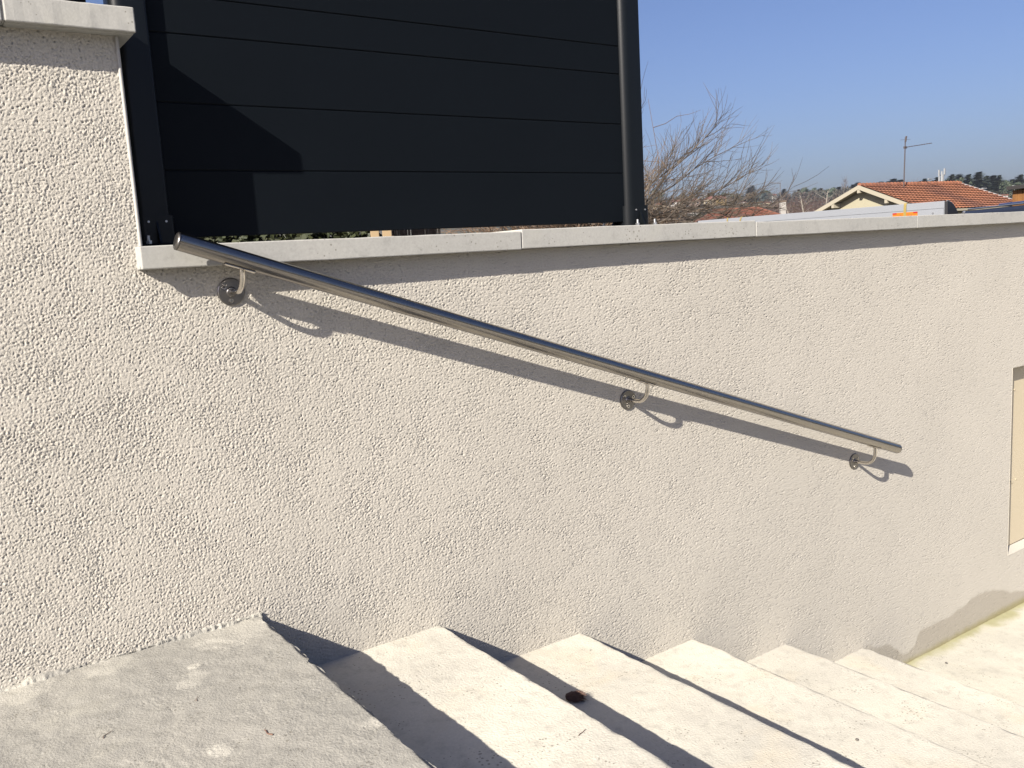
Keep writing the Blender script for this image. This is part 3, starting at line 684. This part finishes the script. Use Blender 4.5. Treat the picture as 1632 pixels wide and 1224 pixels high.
for px, yt, k, fr, wd, lb in [
    (1046,300,'pine',.98,1,'dark round evergreen on the ridge nearest the right edge of the fence post'),
    (1085,309,'pine',.98,1.1,'dark evergreen on the ridge above the white and pink house'),
    (1104,307,'conifer',.97,1.3,'dark pointed evergreen on the ridge above the red roofed far house'),
    (1131,306,'pine',.98,1.1,'round dark pine just left of the yellow house on the hill'),
    (1150,306,'pine',.97,1.0,'round dark pine just behind the roof of the yellow house'),
    (1165,305,'pine',.97,.9,'small dark pine rising behind the big olive green tree'),
    (1172,308,'olive',.86,1.2,'big olive green tree beside the yellow house on the hill'),
    (1194,299,'conifer',.9,1.0,'narrow dark conifer at the left of the tallest conifer on the hill'),
    (1200,296,'cedar',.88,.95,'tallest dark conifer on the hill left of the thin roof antenna'),
    (1213,305,'blue',.84,.9,'blue grey bushy conifer at the foot of the tallest hill conifer'),
    (1221,302,'pine',.93,1.1,'dark pine between the tallest hill conifer and the brown leafy tree'),
    (1250,301,'cedar',.92,1.0,'dark triangular conifer just right of the thin roof antenna'),
    (1273,302,'conifer',.97,1.2,'small dark conifer left of the broad ridge pine'),
    (1289,298,'pine',.95,1.4,'broad dark pine on the ridge above the brown wood'),
    (1308,300,'conifer',.95,1.4,'dark conifer on the ridge midway above the brown wood'),
    (1328,297,'pine',.95,1.0,'dark pine just left of the faint poplar'),
    (1337,298,'conifer',.94,1.3,'dark conifer squeezed against the left side of the faint poplar'),
    (1360,294,'slim',.96,1.2,'small dark conifer just left of the cream gable peak'),
    (1367,291,'slim',.96,1.1,'small pointed conifer right above the cream gable peak'),
    (1393,290,'pine',.95,1.5,'low broad dark pine above the left part of the tiled ridge'),
    (1404,290,'slim',.95,1.2,'thin dark conifer right of the low broad pine above the tiled ridge'),
    (1416,289,'slim',.96,1.2,'thin dark conifer midway between the low broad pine and the tall antenna'),
    (1424,285,'conifer',.93,1.2,'dark bushy conifer just left of the tall roof antenna mast'),
    (1434,287,'slim',.94,1.4,'small dark conifer almost touching the tall roof antenna mast'),
    (1466,289,'slim',.94,1.4,'small dark conifer left of the dark tree clump by the white mast'),
    (1474,285,'cedar',.92,.9,'dark broad conifer midway between the roof antenna and the white telecom mast'),
    (1483,288,'conifer',.93,1.2,'dark conifer two trees left of the white telecom mast'),
    (1494,282,'cedar',.9,.85,'dark conifer immediately left of the white telecom mast'),
    (1507,286,'pine',.92,1.0,'dark pine immediately right of the white telecom mast'),
    (1518,278,'cedar',.88,.8,'tall dark conifer right of the telecom mast, first of a pair of peaks'),
    (1529,278,'conifer',.88,1.2,'tall dark conifer right of the telecom mast, second of a pair of peaks'),
    (1544,278,'cedar',.87,.85,'tall dark conifer above the right end of the tiled roof ridge'),
    (1561,274,'cedar',.84,.95,'highest dark conifer of the clump right of the tiled roof'),
    (1573,280,'cedar',.86,.8,'dark conifer just right of the highest one in the clump'),
    (1583,280,'conifer',.85,1.3,'dark conifer in the middle right of the clump above the white verge'),
    (1593,279,'cedar',.85,.8,'dark conifer near the right end of the clump, above the pale low walls'),
    (1603,285,'pine',.88,1.0,'lower dark tree closing the right end of the conifer clump'),
    (1613,286,'conifer',.93,1.2,'small dark conifer behind the wooden shed roof'),
    (1627,278,'cedar',.86,1.0,'dark conifer rising above the wooden shed at the right edge')]:
    far_tree(px, yt, k, lb, fr, G1, wide=wd*(1.15 if k in ('pine','olive','blue') else 1.9))
G2 = 'leafless trees on the hill'
for px, yt, k, fr, wd, lb in [
    (1235,299,'bare',.9,1.3,'dense brown tree behind the thin roof antenna'),
    (1346,280,'poplar',.93,1.0,'tall faint leafless poplar left of the cream gable'),
    (1448,289,'bare',.95,1.3,'grey bare tree just right of the tall roof antenna mast'),
    (1457,287,'bare',.95,1.3,'brownish bare tree above the tiled ridge, second right of the antenna mast'),
    (1545,298,'mound',.55,1.0,'rounded brown bare shrub beside the upper part of the white roof verge'),
    (1583,302,'mound',.5,1.1,'rounded brown bare shrub above the lower end of the white roof verge'),
    (1602,305,'mound',.52,1.0,'brown bare shrub left of the wooden shed')]:
    far_tree(px, yt, k, lb, fr, G2, wide=wd)
# brown wood: one mass of leafless crowns
rr = random.Random(31); wd_ = MB()
for _ in range(130):
    px = rr.uniform(1212, 1392); D_ = rr.uniform(170, 330); p = at(px, 320, D_); z0 = float(terrain(p.x,p.y)); ztop = at(px, rr.uniform(306, 322)+max(0,(1245-px))*.25, D_).z; h = max(3, ztop-z0); R1 = h*rr.uniform(.35,.5)
    for k in range(120):
        a = rr.uniform(0,2*pi); q = R1*sqrt(rr.random()); z = z0+h*(.05+.95*rr.random()*(1-.45*(q/R1)**2)); c = Vector((p.x+cos(a)*q, p.y+sin(a)*q, z))
        d = Vector((cos(a)*.5, sin(a)*.5, rr.uniform(.4,1.3)))*h*rr.uniform(.06,.15); s = d.cross(Vector((rr.gauss(0,1),rr.gauss(0,1),rr.gauss(0,1)))).normalized()*h*.006
        wd_.add([c-s, c+s, c+d], [(0,1,2)])
tag(wd_.build('bare_wood', mat('reddish_twigs', (.062,.036,.030), .9, col2=(.045,.028,.024), vscale=.06)), 'mass of reddish brown leafless wood left of the cream gable house', 'wood', kind='stuff')
# green-brown scrub on the near side of the town
rr = random.Random(77); sc = MB()
for _ in range(150):
    px = rr.uniform(1000, 1300); D_ = rr.uniform(200, 720); p = at(px, 330, D_); z0 = float(terrain(p.x,p.y)); h = rr.uniform(2.5, 5.5); R1 = h*.7
    for k in range(60):
        a = rr.uniform(0,2*pi); q = R1*sqrt(rr.random()); c = Vector((p.x+cos(a)*q, p.y+sin(a)*q, z0+h*rr.random()*(1-.5*(q/R1)**2))); e = Vector((rr.gauss(0,1),rr.gauss(0,1),rr.gauss(0,1))).normalized()*h*.13; f = e.cross(Vector((rr.gauss(0,1),rr.gauss(0,1),rr.gauss(0,1)))).normalized()*h*.10
        sc.add([c-e, c+f, c+e, c-f], [(0,1,2,3)])
tag(sc.build('hillside_scrub', mat('scrub', (.028,.029,.017), .9, col2=(.05,.038,.026), vscale=.05)), 'olive and brown scrub between the far houses on the hill', 'scrub', kind='stuff')
# dark evergreen wood filling the right ridge
rr = random.Random(55); ew = MB()
for _ in range(70):
    px = rr.uniform(1455, 1660); yt = float(np.interp(px, [1455,1490,1515,1555,1600,1660], [293,290,286,285,290,288]))+rr.uniform(-2,5); D_ = rr.uniform(430, 500); p = at(px, yt, D_); z0 = float(terrain(p.x,p.y)); h = max(3, p.z-z0); R1 = h*.34
    for k in range(110):
        zz = rr.random(); a = rr.uniform(0,2*pi); q = R1*(1-zz*.75)*sqrt(rr.random()); c = Vector((p.x+cos(a)*q, p.y+sin(a)*q, z0+h*zz)); e = Vector((rr.gauss(0,1),rr.gauss(0,1),rr.gauss(0,.6))).normalized()*h*.06; f = e.cross(Vector((rr.gauss(0,1),rr.gauss(0,1),rr.gauss(0,1)))).normalized()*h*.05
        ew.add([c-e-f, c+e, c+f], [(0,1,2)])
tag(ew.build('evergreen_wood', DGREEN), 'dark evergreen wood behind the right end of the orange tiled roof', 'wood', kind='stuff')
rr = random.Random(91); rw = MB()
for _ in range(170):
    px = rr.uniform(1020, 1465); yt = float(np.interp(px, [1020,1130,1200,1260,1330,1400,1465], [317,312,309,306,303,294,292]))+rr.uniform(-2,4); D_ = ridge_r(px)*rr.uniform(.86,.99); p = at(px, yt, D_); z0 = float(terrain(p.x,p.y)); h = max(3.5, p.z-z0); R1 = h*.55
    for k in range(80):
        zz = rr.random(); a = rr.uniform(0,2*pi); q = R1*sqrt(rr.random())*sqrt(1-zz*.8); c = Vector((p.x+cos(a)*q, p.y+sin(a)*q, z0+h*zz)); e = Vector((rr.gauss(0,1),rr.gauss(0,1),rr.gauss(0,1))).normalized()*h*.10; f = e.cross(Vector((rr.gauss(0,1),rr.gauss(0,1),rr.gauss(0,1)))).normalized()*h*.08
        rw.add([c-e-f, c+e, c+f], [(0,1,2)])
tag(rw.build('ridge_wood', mat('ridge_leaves', (.034,.042,.030), .9, col2=(.055,.042,.034), vscale=.035)), 'low dark green and brown wood along the far hilltop', 'wood', kind='stuff')
# birches
BIRCH = mat('birch_bark', (.20,.18,.155), .8)
for px, yt, yb, ln, lb in ((1289,312,345,.16,'pale slanting birch trunk in front of the brown wood'), (1309,304,340,-.12,'pale forked birch beside the eave of the cream gable'), (1272,327,345,.30,'short pale leaning birch left of the slanting one')):
    D_ = 118; p = at(px, yb, D_); z0 = float(terrain(p.x,p.y)); zt = at(px, yt, D_).z; rr = random.Random(px)
    o = empty('birch_tree', (p.x,p.y,z0), lb, 'tree', 'birches'); H = zt-z0
    top = R_*(-ln*H); pts = [Vector((0,0,-.2)), top*.35+Vector((0,0,H*.4)), top*.8+Vector((0,0,H*.8)), top+Vector((0,0,H))]
    MB().tube(pts, [.13,.10,.07,.03], 6).build('trunk', BIRCH, o, True)
    tw = MB()
    for k in range(22):
        t = rr.uniform(.35,.95); b0 = top*t+Vector((0,0,H*t)); q, _ = bend(b0, Vector((rr.gauss(0,1),rr.gauss(0,1),.8)), H*rr.uniform(.12,.3), 4, .02, rr); tw.tube(q, [.03,.024,.02,.015,.01], 3, False)
    tw.build('branches', BIRCH, o)

# ------------------------------------------------------------------ far houses
TILE = mat('old_tile', (.13,.046,.027), .9, col2=(.09,.036,.024), vscale=.6)
GLASS = mat('window_glass', (.03,.035,.045), .1); SHUT = mat('window_frame', (.26,.25,.235), .6)
WALLS = {'white': mat('white_render', (.27,.255,.235), .9), 'pink': mat('pink_render', (.22,.165,.135), .9), 'cream': mat('cream_render', (.25,.21,.145), .9), 'yellow': mat('yellow_render', (.25,.175,.06), .9)}
def far_house(x0, x1, yt, yb, wall_, label, rz=0, roof='hip', rmax=800, roof_m=None, depth=.8):
    cx = (x0+x1)/2; p, D_ = on_terrain(cx, yb, 120, rmax); v = F_; sl = D_/ (hypot(ray(cx,yb).x, ray(cx,yb).y))
    W = (x1-x0)/FPX*sl; H = at(cx, yt, D_).z-p.z; az = atan2(p.x, p.y+2.2)
    o = empty('house', (p.x,p.y,p.z), label, 'house', 'houses of the town on the hill', rz=-az+rz)
    dp = W*depth; eh = H*.62; u0 = -W*.46; u1 = W*.46
    MB().box(u0, u1, 0, dp, -4, eh).build('wall', WALLS[wall_], o)
    ov = W*.04; rm = MB()
    if roof == 'hip': vs = [(u0-ov,-ov,eh-.05),(u1+ov,-ov,eh-.05),(u1+ov,dp+ov,eh-.05),(u0-ov,dp+ov,eh-.05),(u0*.35,dp/2,H),(u1*.35,dp/2,H)]; fs = [(0,1,5,4),(1,2,5),(2,3,4,5),(3,0,4),(3,2,1,0)]
    elif roof == 'gable': vs = [(u0-ov,-ov,eh-.05),(u1+ov,-ov,eh-.05),(u1+ov,dp+ov,eh-.05),(u0-ov,dp+ov,eh-.05),(u0-ov,dp/2,H),(u1+ov,dp/2,H)]; fs = [(0,1,5,4),(1,2,5),(2,3,4,5),(3,0,4),(3,2,1,0)]
    else: vs = [(u0-ov,-ov,eh),(u1+ov,-ov,eh),(u1+ov,dp+ov,eh),(u0-ov,dp+ov,eh),(u0-ov,-ov,eh+.4),(u1+ov,-ov,eh+.4),(u1+ov,dp+ov,eh+.4),(u0-ov,dp+ov,eh+.4)]; fs = [(3,2,1,0),(4,5,6,7),(0,1,5,4),(1,2,6,5),(2,3,7,6),(3,0,4,7)]
    rm.add(vs, fs).build('roof', roof_m or TILE, o)
    nw = 3 if W > 11 else 2
    for k in range(nw):
        wx = lerp(u0, u1, (k+.5)/nw); ww = W*.055; wf = MB().box(wx-ww*1.2, wx+ww*1.2, -.08, .05, eh*.30, eh*.78).build('window', SHUT, o); MB().box(wx-ww, wx+ww, -.11, -.081, eh*.34, eh*.74).build('pane', GLASS, wf)
far_house(1143,1159,311,325,'yellow','yellow house with a red roof left of the big olive green tree', .45, 'gable')
far_house(1121,1138,312,327,'cream','pale house with a steep red brown roof left of the yellow house', -.3)
far_house(1100,1117,316,327,'pink','low house with a broad red roof, third house left of the yellow one', .2)
far_house(1068,1092,317,328,'white','wide white house with a pinkish roof seen through the bare tree', -.2, 'gable')
far_house(1178,1190,319,328,'white','white flat roofed block right of the big olive green tree', .3, 'flat')
far_house(1203,1228,318,332,'cream','long cream house right of the tallest hill conifer', .35, 'flat', depth=.5)
far_house(1225,1239,309,315,'white','small white house high on the hill beside the thin roof antenna', .3, 'gable')
far_house(1064,1080,330,340,'cream','cream house low on the slope, left of the pale twin cottages', .2)
far_house(1085,1098,331,340,'pink','pinkish house low on the slope in the middle of the brambles', -.4)
far_house(1100,1112,335,344,'white','white cottage lowest on the slope right of the pinkish house', .3, 'gable')
far_house(1044,1060,323,334,'cream','cream house close to the right fence post among twigs', .3)
far_house(1590,1606,309,317,'white','low white building left of the wooden shed', .1, 'flat', 320)
# house with the brown hipped roof below the town
def roof_courses(m, o, ex, ey, nx, rows, wl, amp, thick):   # tiles: rows climb along ey, waves along ex
    n_ = ex.cross(ey).normalized(); n_ = n_ if n_.z > 0 else -n_; c = max(2, int(ex.length/wl))*4
    for r in range(rows):
        vs = []
        for e in (0, 1):
            t = (r+e*1.08)/rows
            for i in range(c+1):
                vs.append(o+ex*(i/c)+ey*min(t, 1)+n_*(thick*(1-e)+amp*cos(2*pi*i/4)*.5))
        m.add(vs, [(i, i+1, c+2+i, c+1+i) for i in range(c)])
hp = at(1190, 348, 78); hz = float(terrain(hp.x, hp.y))
ang = -atan2(hp.x, hp.y+2.2)+radians(14)
h2 = empty('house', (hp.x,hp.y,hz), 'house with a broad brown hipped roof and pale chimney below the town', 'house', 'houses near the garden', rz=ang)
zr = at(1205, 330, 80).z-hz; ze = zr-1.75
MB().box(-4.6,4.6,0,7.4,-1,ze).build('wall', WALLS['cream'], h2)
B_ = [Vector(q) for q in ((-5.2,-.5,ze-.05),(5.2,-.5,ze-.05),(5.2,7.9,ze-.05),(-5.2,7.9,ze-.05),(-1.9,3.7,zr),(1.9,3.7,zr))]
rf = MB().add(B_, [(0,1,5,4),(1,2,5),(2,3,4,5),(3,0,4),(3,2,1,0)]).build('roof', TILE, h2)
MB().tube([B_[5], B_[1]], .12, 6).build('ridge_tiles', TILE, rf); MB().tube([B_[4], B_[5]], .12, 6).build('ridge_tiles', TILE, rf); MB().tube([B_[4], B_[0]], .12, 6).build('ridge_tiles', TILE, rf)
rt = MB()
for k in range(1, 13):                                    # tile courses as thin laps
    t = k/13; a_ = B_[0].lerp(B_[4], t); b_ = B_[1].lerp(B_[5], t); rt.tube([a_+Vector((0,-.03,.02)), b_+Vector((0,-.03,.02))], .035, 4); c_ = B_[2].lerp(B_[5], t); rt.tube([b_+Vector((.03,0,.02)), c_+Vector((.03,0,.02))], .035, 4)
tag(rt.build('tile_courses', TILE, rf), kind='stuff')
Mi = Matrix.Translation(h2.location) @ Matrix.Rotation(ang, 4, 'Z'); Mi = Mi.inverted()
cp = Mi @ at(1247.5, 336, 81); ct = (Mi @ at(1247.5, 322, 81)).z
ch = MB().box(cp.x-.22, cp.x+.22, cp.y-.22, cp.y+.22, cp.z-1.5, ct).build('chimney', WALLS['white'], rf)
MB().box(cp.x-.26, cp.x+.26, cp.y-.26, cp.y+.26, ct, ct+.12).build('chimney_cap', TRUNK, rf)
for k in (-1.6,1.6):
    wf = MB().box(k-.5,k+.5,-.06,.02,.4,1.6).build('window', SHUT, h2); MB().box(k-.43,k+.43,-.09,-.061,.46,1.54).build('pane', GLASS, wf)
ALU = mat('antenna_metal', (.10,.09,.088), .6, .1)
p0 = at(1243.5, 332, 82); p1 = at(1243.5, 291, 82)
an = empty('roof_antenna', tuple(p0), 'thin antenna with a boom to the left on the brown hipped roof', 'antenna')
MB().tube([(0,0,-.6), tuple(p1-p0)], .03, 6).build('mast', ALU, an); bm_ = MB().tube([tuple(p1-p0-Vector((0,0,.05))), tuple(at(1228,291.5,82)-p0)], .028, 5).build('boom', ALU, an)
for k in range(6):
    c = (p1-p0).lerp(at(1228,291.5,82)-p0, (k+.5)/6)-Vector((0,0,.05)); d = F_*.22; MB().tube([c-d, c+d], .012, 4).build('element', ALU, bm_)

# ------------------------------------------------------------------ cream gable house with the orange tiles
GX0, GX1, GY, GZ, SL, HW = 45.03, 53.7, 27.6, 2.66, .375, 4.3
gz = float(terrain(GX0+3, GY))
h1 = empty('house', (GX0,GY,gz), 'cream gabled house with an orange tiled roof beyond the wall', 'house', 'houses near the garden', rz=radians(-8))
def hl(x, y, z): return Vector((x-GX0, y-GY, z-gz))
CREAM = mat('cream_gable', (.28,.258,.185), .9, var=.04, vscale=.8); BARGE = mat('cream_barge', (.27,.245,.19), .8); WHITEV = mat('white_verge', (.26,.255,.25), .7)
OT = mat('orange_tile', (.27,.105,.052), .85, col2=(.15,.064,.042), vscale=.38, fine=.30, fscale=3.2)
wx = GX0+.55; wy = HW-.55; zt_ = GZ-.16
MB().add([hl(wx,GY-wy,gz-1),hl(wx,GY+wy,gz-1),hl(wx,GY+wy,zt_-SL*wy),hl(wx,GY,zt_),hl(wx,GY-wy,zt_-SL*wy), hl(GX1-.4,GY-wy,gz-1),hl(GX1-.4,GY+wy,gz-1),hl(GX1-.4,GY+wy,zt_-SL*wy),hl(GX1-.4,GY,zt_),hl(GX1-.4,GY-wy,zt_-SL*wy)],
   [(0,1,2,3,4),(9,8,7,6,5),(0,4,9,5),(1,6,7,2),(4,3,8,9),(3,2,7,8),(0,5,6,1)]).build('wall', CREAM, h1)
rf = MB().add([hl(GX0+.02,GY,GZ-.02),hl(GX0+.02,GY-HW,GZ-.02-SL*HW),hl(GX0+.02,GY-HW,GZ-.12-SL*HW),hl(GX0+.02,GY,GZ-.12),hl(GX0+.02,GY+HW,GZ-.12-SL*HW),hl(GX0+.02,GY+HW,GZ-.02-SL*HW),
    hl(GX1,GY,GZ-.02),hl(GX1,GY-HW,GZ-.02-SL*HW),hl(GX1,GY-HW,GZ-.12-SL*HW),hl(GX1,GY,GZ-.12),hl(GX1,GY+HW,GZ-.12-SL*HW),hl(GX1,GY+HW,GZ-.02-SL*HW)],
    [(0,1,2,3),(0,3,4,5),(6,9,8,7),(6,11,10,9),(0,6,7,1),(0,5,11,6),(2,8,9,3),(3,9,10,4),(1,7,8,2),(4,10,11,5)]).build('roof', BARGE, h1)
tl = MB()
for sgn in (-1, 1):
    roof_courses(tl, hl(GX0+.08,GY+sgn*HW,GZ-SL*HW), Vector((GX1-GX0-.16,0,0)), Vector((0,-sgn*HW,SL*HW)), 0, 14, .27, .034, .060)
tag(tl.build('roof_tiles', OT, rf), kind='stuff')
rg = MB(); n = 30
for k in range(n):
    x = lerp(GX0+.05, GX1-.1, k/n); rg.tube([hl(x,GY,GZ+.035), hl(x+.37,GY,GZ+.015)], [.135,.11], 8)
tag(rg.build('ridge_tiles', OT, rf), kind='stuff')
for sgn in (-1, 1):
    m = MB(); P = [hl(GX0-.03,GY,GZ+.03),hl(GX0-.03,GY+sgn*(HW+.05),GZ+.03-SL*(HW+.05)),hl(GX0-.03,GY+sgn*(HW+.05),GZ-.20-SL*(HW+.05)),hl(GX0-.03,GY,GZ-.20)]
    m.prism(P, (0,0,0), (.05,0,0)).build('barge_board', BARGE, rf)
    m = MB(); P = [hl(GX1,GY,GZ+.05),hl(GX1,GY+sgn*HW,GZ+.05-SL*HW),hl(GX1,GY+sgn*HW,GZ-.12-SL*HW),hl(GX1,GY,GZ-.12)]
    m.prism(P, (-.10,0,.0), (.06,0,0)).build('verge_trim', WHITEV, rf)
for yo in (0, -1.85, 1.85, -3.5, 3.5):
    z = GZ-.14-SL*abs(yo); MB().box(-.01, .60, yo-.09, yo+.09, z-gz-.26, z-gz-.01).build('purlin', BARGE, rf)
wf = MB().box(.53,.60,-.6,.6,.6,1.8).build('window', SHUT, h1); MB().box(.50,.529,-.5,.5,.7,1.7).build('pane', GLASS, wf)
ma = hl(*at(1440.5, 296, 56)); p0 = at(1440.5, 297, 56); p1 = at(1443, 219, 56)
an = empty('roof_antenna', tuple(p0), 'tall mast antenna with a long boom standing on the orange tiled ridge', 'antenna')
up = p1-p0; RUST = mat('mast_steel', (.05,.04,.04), .7, .1)
MB().tube([Vector((0,0,-1.2)), Vector((0,0,0)), up], [.035,.035,.03], 8).build('mast', RUST, an, True)
b0 = at(1441.5, 235, 56)-p0; b1 = at(1485, 228, 54.5)-p0
bo = MB().tube([b0-(b1-b0)*.03, b1], .018, 6).build('boom', RUST, an)
for k in range(11):
    c = b0.lerp(b1, (k+.6)/11); d = Vector((F_.x, F_.y, 0)).normalized()*lerp(.24,.14,k/10)+Vector((0,0,.03)); MB().tube([c-d, c+d], .010, 4).build('element', RUST, bo)
MB().box(b0.x-.02, b0.x+.16, b0.y-.05, b0.y+.05, b0.z-.06, b0.z+.06).build('junction_box', RUST, an)
tp_ = up-Vector((0,0,.12)); dR = Vector((R_.x, R_.y, .0))*.28; MB().tube([tp_-dR, tp_+dR], .008, 4).build('dipole', RUST, an)
MB().tube([up-Vector((0,0,.25)), up+Vector((.05,-.03,.06))], .055, 6).build('mast_head', RUST, an)

# ------------------------------------------------------------------ masts, lamps, shed
WM = mat('white_metal', (.22,.225,.23), .6, .1)
p0 = at(1500.5, 312, 330); p0.z = float(terrain(p0.x,p0.y)); pt = at(1501, 273, 330); H = pt.z-p0.z
tm_ = empty('telecom_mast', tuple(p0), 'white telecom mast with panel aerials rising from the dark conifers', 'mast')
MB().tube([(0,0,-.5),(0,0,H*.7),(0,0,H)], [.45,.36,.2], 8).build('pole', WM, tm_, True)
for k, (dx, dz) in enumerate(((-.9,-.5),(.9,-.1),(-.8,-2.6),(.4,-2.1))):
    c = Vector((R_.x*dx, R_.y*dx, H+dz)); MB().box(c.x-.22,c.x+.22,c.y-.22,c.y+.22,c.z-1.0,c.z+1.0).build('aerial_panel', WM, tm_)
MB().tube([(-R_.x,-R_.y,H-1.2),(R_.x,R_.y,H-1.2)], .12, 6).build('cross_arm', RUST, tm_)
for px, yt, D_, lb in ((1482,286,160,'thin pale street lamp left of the telecom mast'), (1568.6,301,140,'thin pale street lamp above the white roof verge'), (1617,297,150,'small pale street lamp above the wooden shed')):
    pt = at(px, yt, D_); z0 = float(terrain(pt.x,pt.y)); o = empty('street_lamp', (pt.x,pt.y,z0), lb, 'street lamp', 'distant street lamps')
    MB().tube([(0,0,-.2),(0,0,pt.z-z0)], [.08,.05], 6).build('pole', WM, o); MB().box(-.5,.5,-.12,.12,pt.z-z0,pt.z-z0+.14).build('lamp_head', WM, o)
a = at(1613.5, 309, 21); b = at(1690, 305, 20.2); v = Vector((b.x-a.x,b.y-a.y,0)); nn = Vector((-v.y,v.x,0)).normalized(); nn = nn if nn.x > 0 else -nn
z0 = float(terrain(a.x,a.y)); zt_ = at(1613.5, 302.3, 21).z-z0
sh = empty('wooden_shed', (a.x,a.y,z0), 'orange brown plank shed with a dark flat roof at the right edge', 'shed')
WOOD = mat('larch_plank', (.20,.09,.025), .75, col2=(.14,.06,.018), vscale=5); npk = 9
MB().prism([nn*.05, v+nn*.05, v+nn*1.8, nn*1.8], (0,0,-.5), (0,0,zt_-.01)).build('shed_core', mat('shed_core', (.05,.03,.02), .9), sh)
for k in range(npk):
    q0 = v*(k/npk)+v.normalized()*.006; q1 = v*((k+1)/npk)-v.normalized()*.006; MB().prism([q0, q1, q1+nn*.022, q0+nn*.022], (0,0,-.4), (0,0,zt_-.012)).build('plank', WOOD, sh)
MB().prism([-v*.03-nn*.12, v*1.03-nn*.12, v*1.03+nn*1.95, -v*.03+nn*1.95], (0,0,zt_), (0,0,zt_+.07)).build('roof', mat('bitumen', (.025,.022,.022), .8), sh)

# ================================================================== LITTER ON THE STEPS
def hitz(px, py, z):
    r = ray(px, py); return CAM+r*((z-CAM.z)/r.z)
CONE = mat('dry_cone', (.085,.045,.036), .8, col2=(.14,.08,.055), vscale=60)
p = hitz(915, 1118, TZ[2]); pc = empty('pine_cone', (p.x,p.y,TZ[2]), 'dark brown bristly cone lying in the shadow strip on a step', 'pine cone')
core = MB(); ax = (R_*1.0-U_*.15); ax.z = 0; ax.normalize(); sdv = Vector((-ax.y, ax.x, 0))
core.tube([ax*(-.03)+Vector((0,0,.018)), ax*(-.018)+Vector((0,0,.02)), ax*.012+Vector((0,0,.018)), ax*.03+Vector((0,0,.012))], [.004,.011,.009,.003], 10); core.build('cone_core', CONE, pc, True); pc.scale = (.8,.8,.8)
rr = random.Random(8); sc_ = MB()
for k in range(150):
    t = (k+.5)/150; th = k*2.39996; c = ax*lerp(-.030,.024,t)+Vector((0,0,.019)); R1 = .017*sin(pi*min(1,t*.75+.2))
    o = sdv*cos(th)+Vector((0,0,sin(th))); b0 = c+o*R1*.7; tip = b0+o*.011+ax*rr.uniform(.010,.038)+sdv*rr.gauss(0,.006)+Vector((rr.gauss(0,.002),rr.gauss(0,.002),0)); tip.z = max(tip.z, .001); b0.z = max(b0.z, .001)
    s = o.cross(ax)*.0028; sc_.add([b0-s, b0+s, tip, b0+o*.003], [(0,1,2),(0,3,1),(1,3,2),(0,2,3)])
tag(sc_.build('bristles', CONE, pc), kind='stuff')
def twig(px, py, z, ln, a, bendy, r_, label, name='twig', m_=None):
    p = hitz(px, py, z); rr = random.Random(int(px)); d = Vector((cos(a), sin(a), 0)); o = MB(); n_ = Vector((-d.y,d.x,0))
    pts = [d*ln*(t-.5)+n_*bendy*sin(t*5)+Vector((0,0,r_*.8+.0008+.0006*sin(t*9))) for t in (0,.2,.4,.6,.8,1)]
    ob = o.tube(pts, [r_,r_,r_*.9,r_*.8,r_*.7,r_*.4], 6).build(name, m_ or CONE, None, True); ob.location = p; tag(ob, label, 'twig', 'twigs on the steps')
twig(427, 1169, TZ[0], .030, 1.9, .003, .0016, 'short dark curled twig on the grey landing near its right edge')
twig(171, 1171, TZ[0], .030, .9, .004, .0007, 'thin hairlike twig on the grey landing at the left')
twig(314, 1114, TZ[0], .024, 1.3, .002, .0006, 'fine forked bit of twig in the middle of the grey landing')
twig(928, 1168, TZ[1] if False else TZ[2]+0, .001, .6, 0, .0007, 'thin straight pale stalk') if False else None
twig(928, 1168, TZ[1], .033, .35, .0004, .0009, 'thin straight dark stalk on the step below the landing')
STONE = mat('pebble', (.45,.42,.36), .85); DST = mat('dark_pebble', (.10,.09,.08), .85)
def pebble(px, py, z, r_, label, m_):
    p = hitz(px, py, z); bm = bmesh.new(); bmesh.ops.create_icosphere(bm, subdivisions=2, radius=r_); rr = random.Random(int(px))
    for v_ in bm.verts: v_.co *= rr.uniform(.8,1.1); v_.co.z *= .6
    me = bpy.data.meshes.new('pebble'); bm.to_mesh(me); bm.free(); o = link('pebble', me, m_, None, True, 60); o.location = (p.x,p.y,z+r_*.45); tag(o, label, 'pebble', 'pebbles on the steps')
pebble(1251, 1113, TZ[4], .007, 'pale pebble alone in the middle of the fourth visible tread', STONE)
pebble(1366, 1180, TZ[3]+0, .006, 'dark pebble on the right of the bright lower steps', DST)
pebble(1098, 1113, TZ[3], .007, 'pale pebble beside the thin step shadow', STONE)
pebble(1508, 1057, ZF+.003, .006, 'tiny dark pebble on the patio below the damp stain', DST)

# ------------------------------------------------------------------ air
hm_ = bpy.data.materials.new('haze_air'); hm_.use_nodes = True; t = hm_.node_tree; t.nodes.clear()
ou = t.nodes.new('ShaderNodeOutputMaterial'); pv = t.nodes.new('ShaderNodeVolumePrincipled'); pv.inputs['Color'].default_value = (.78,.84,.95,1); pv.inputs['Density'].default_value = .0002; pv.inputs['Anisotropy'].default_value = .3
t.links.new(pv.outputs[0], ou.inputs['Volume'])
tag(MB().box(-1600,1900,-1600,2000,-3.6,75).build('haze', hm_), kind='stuff')
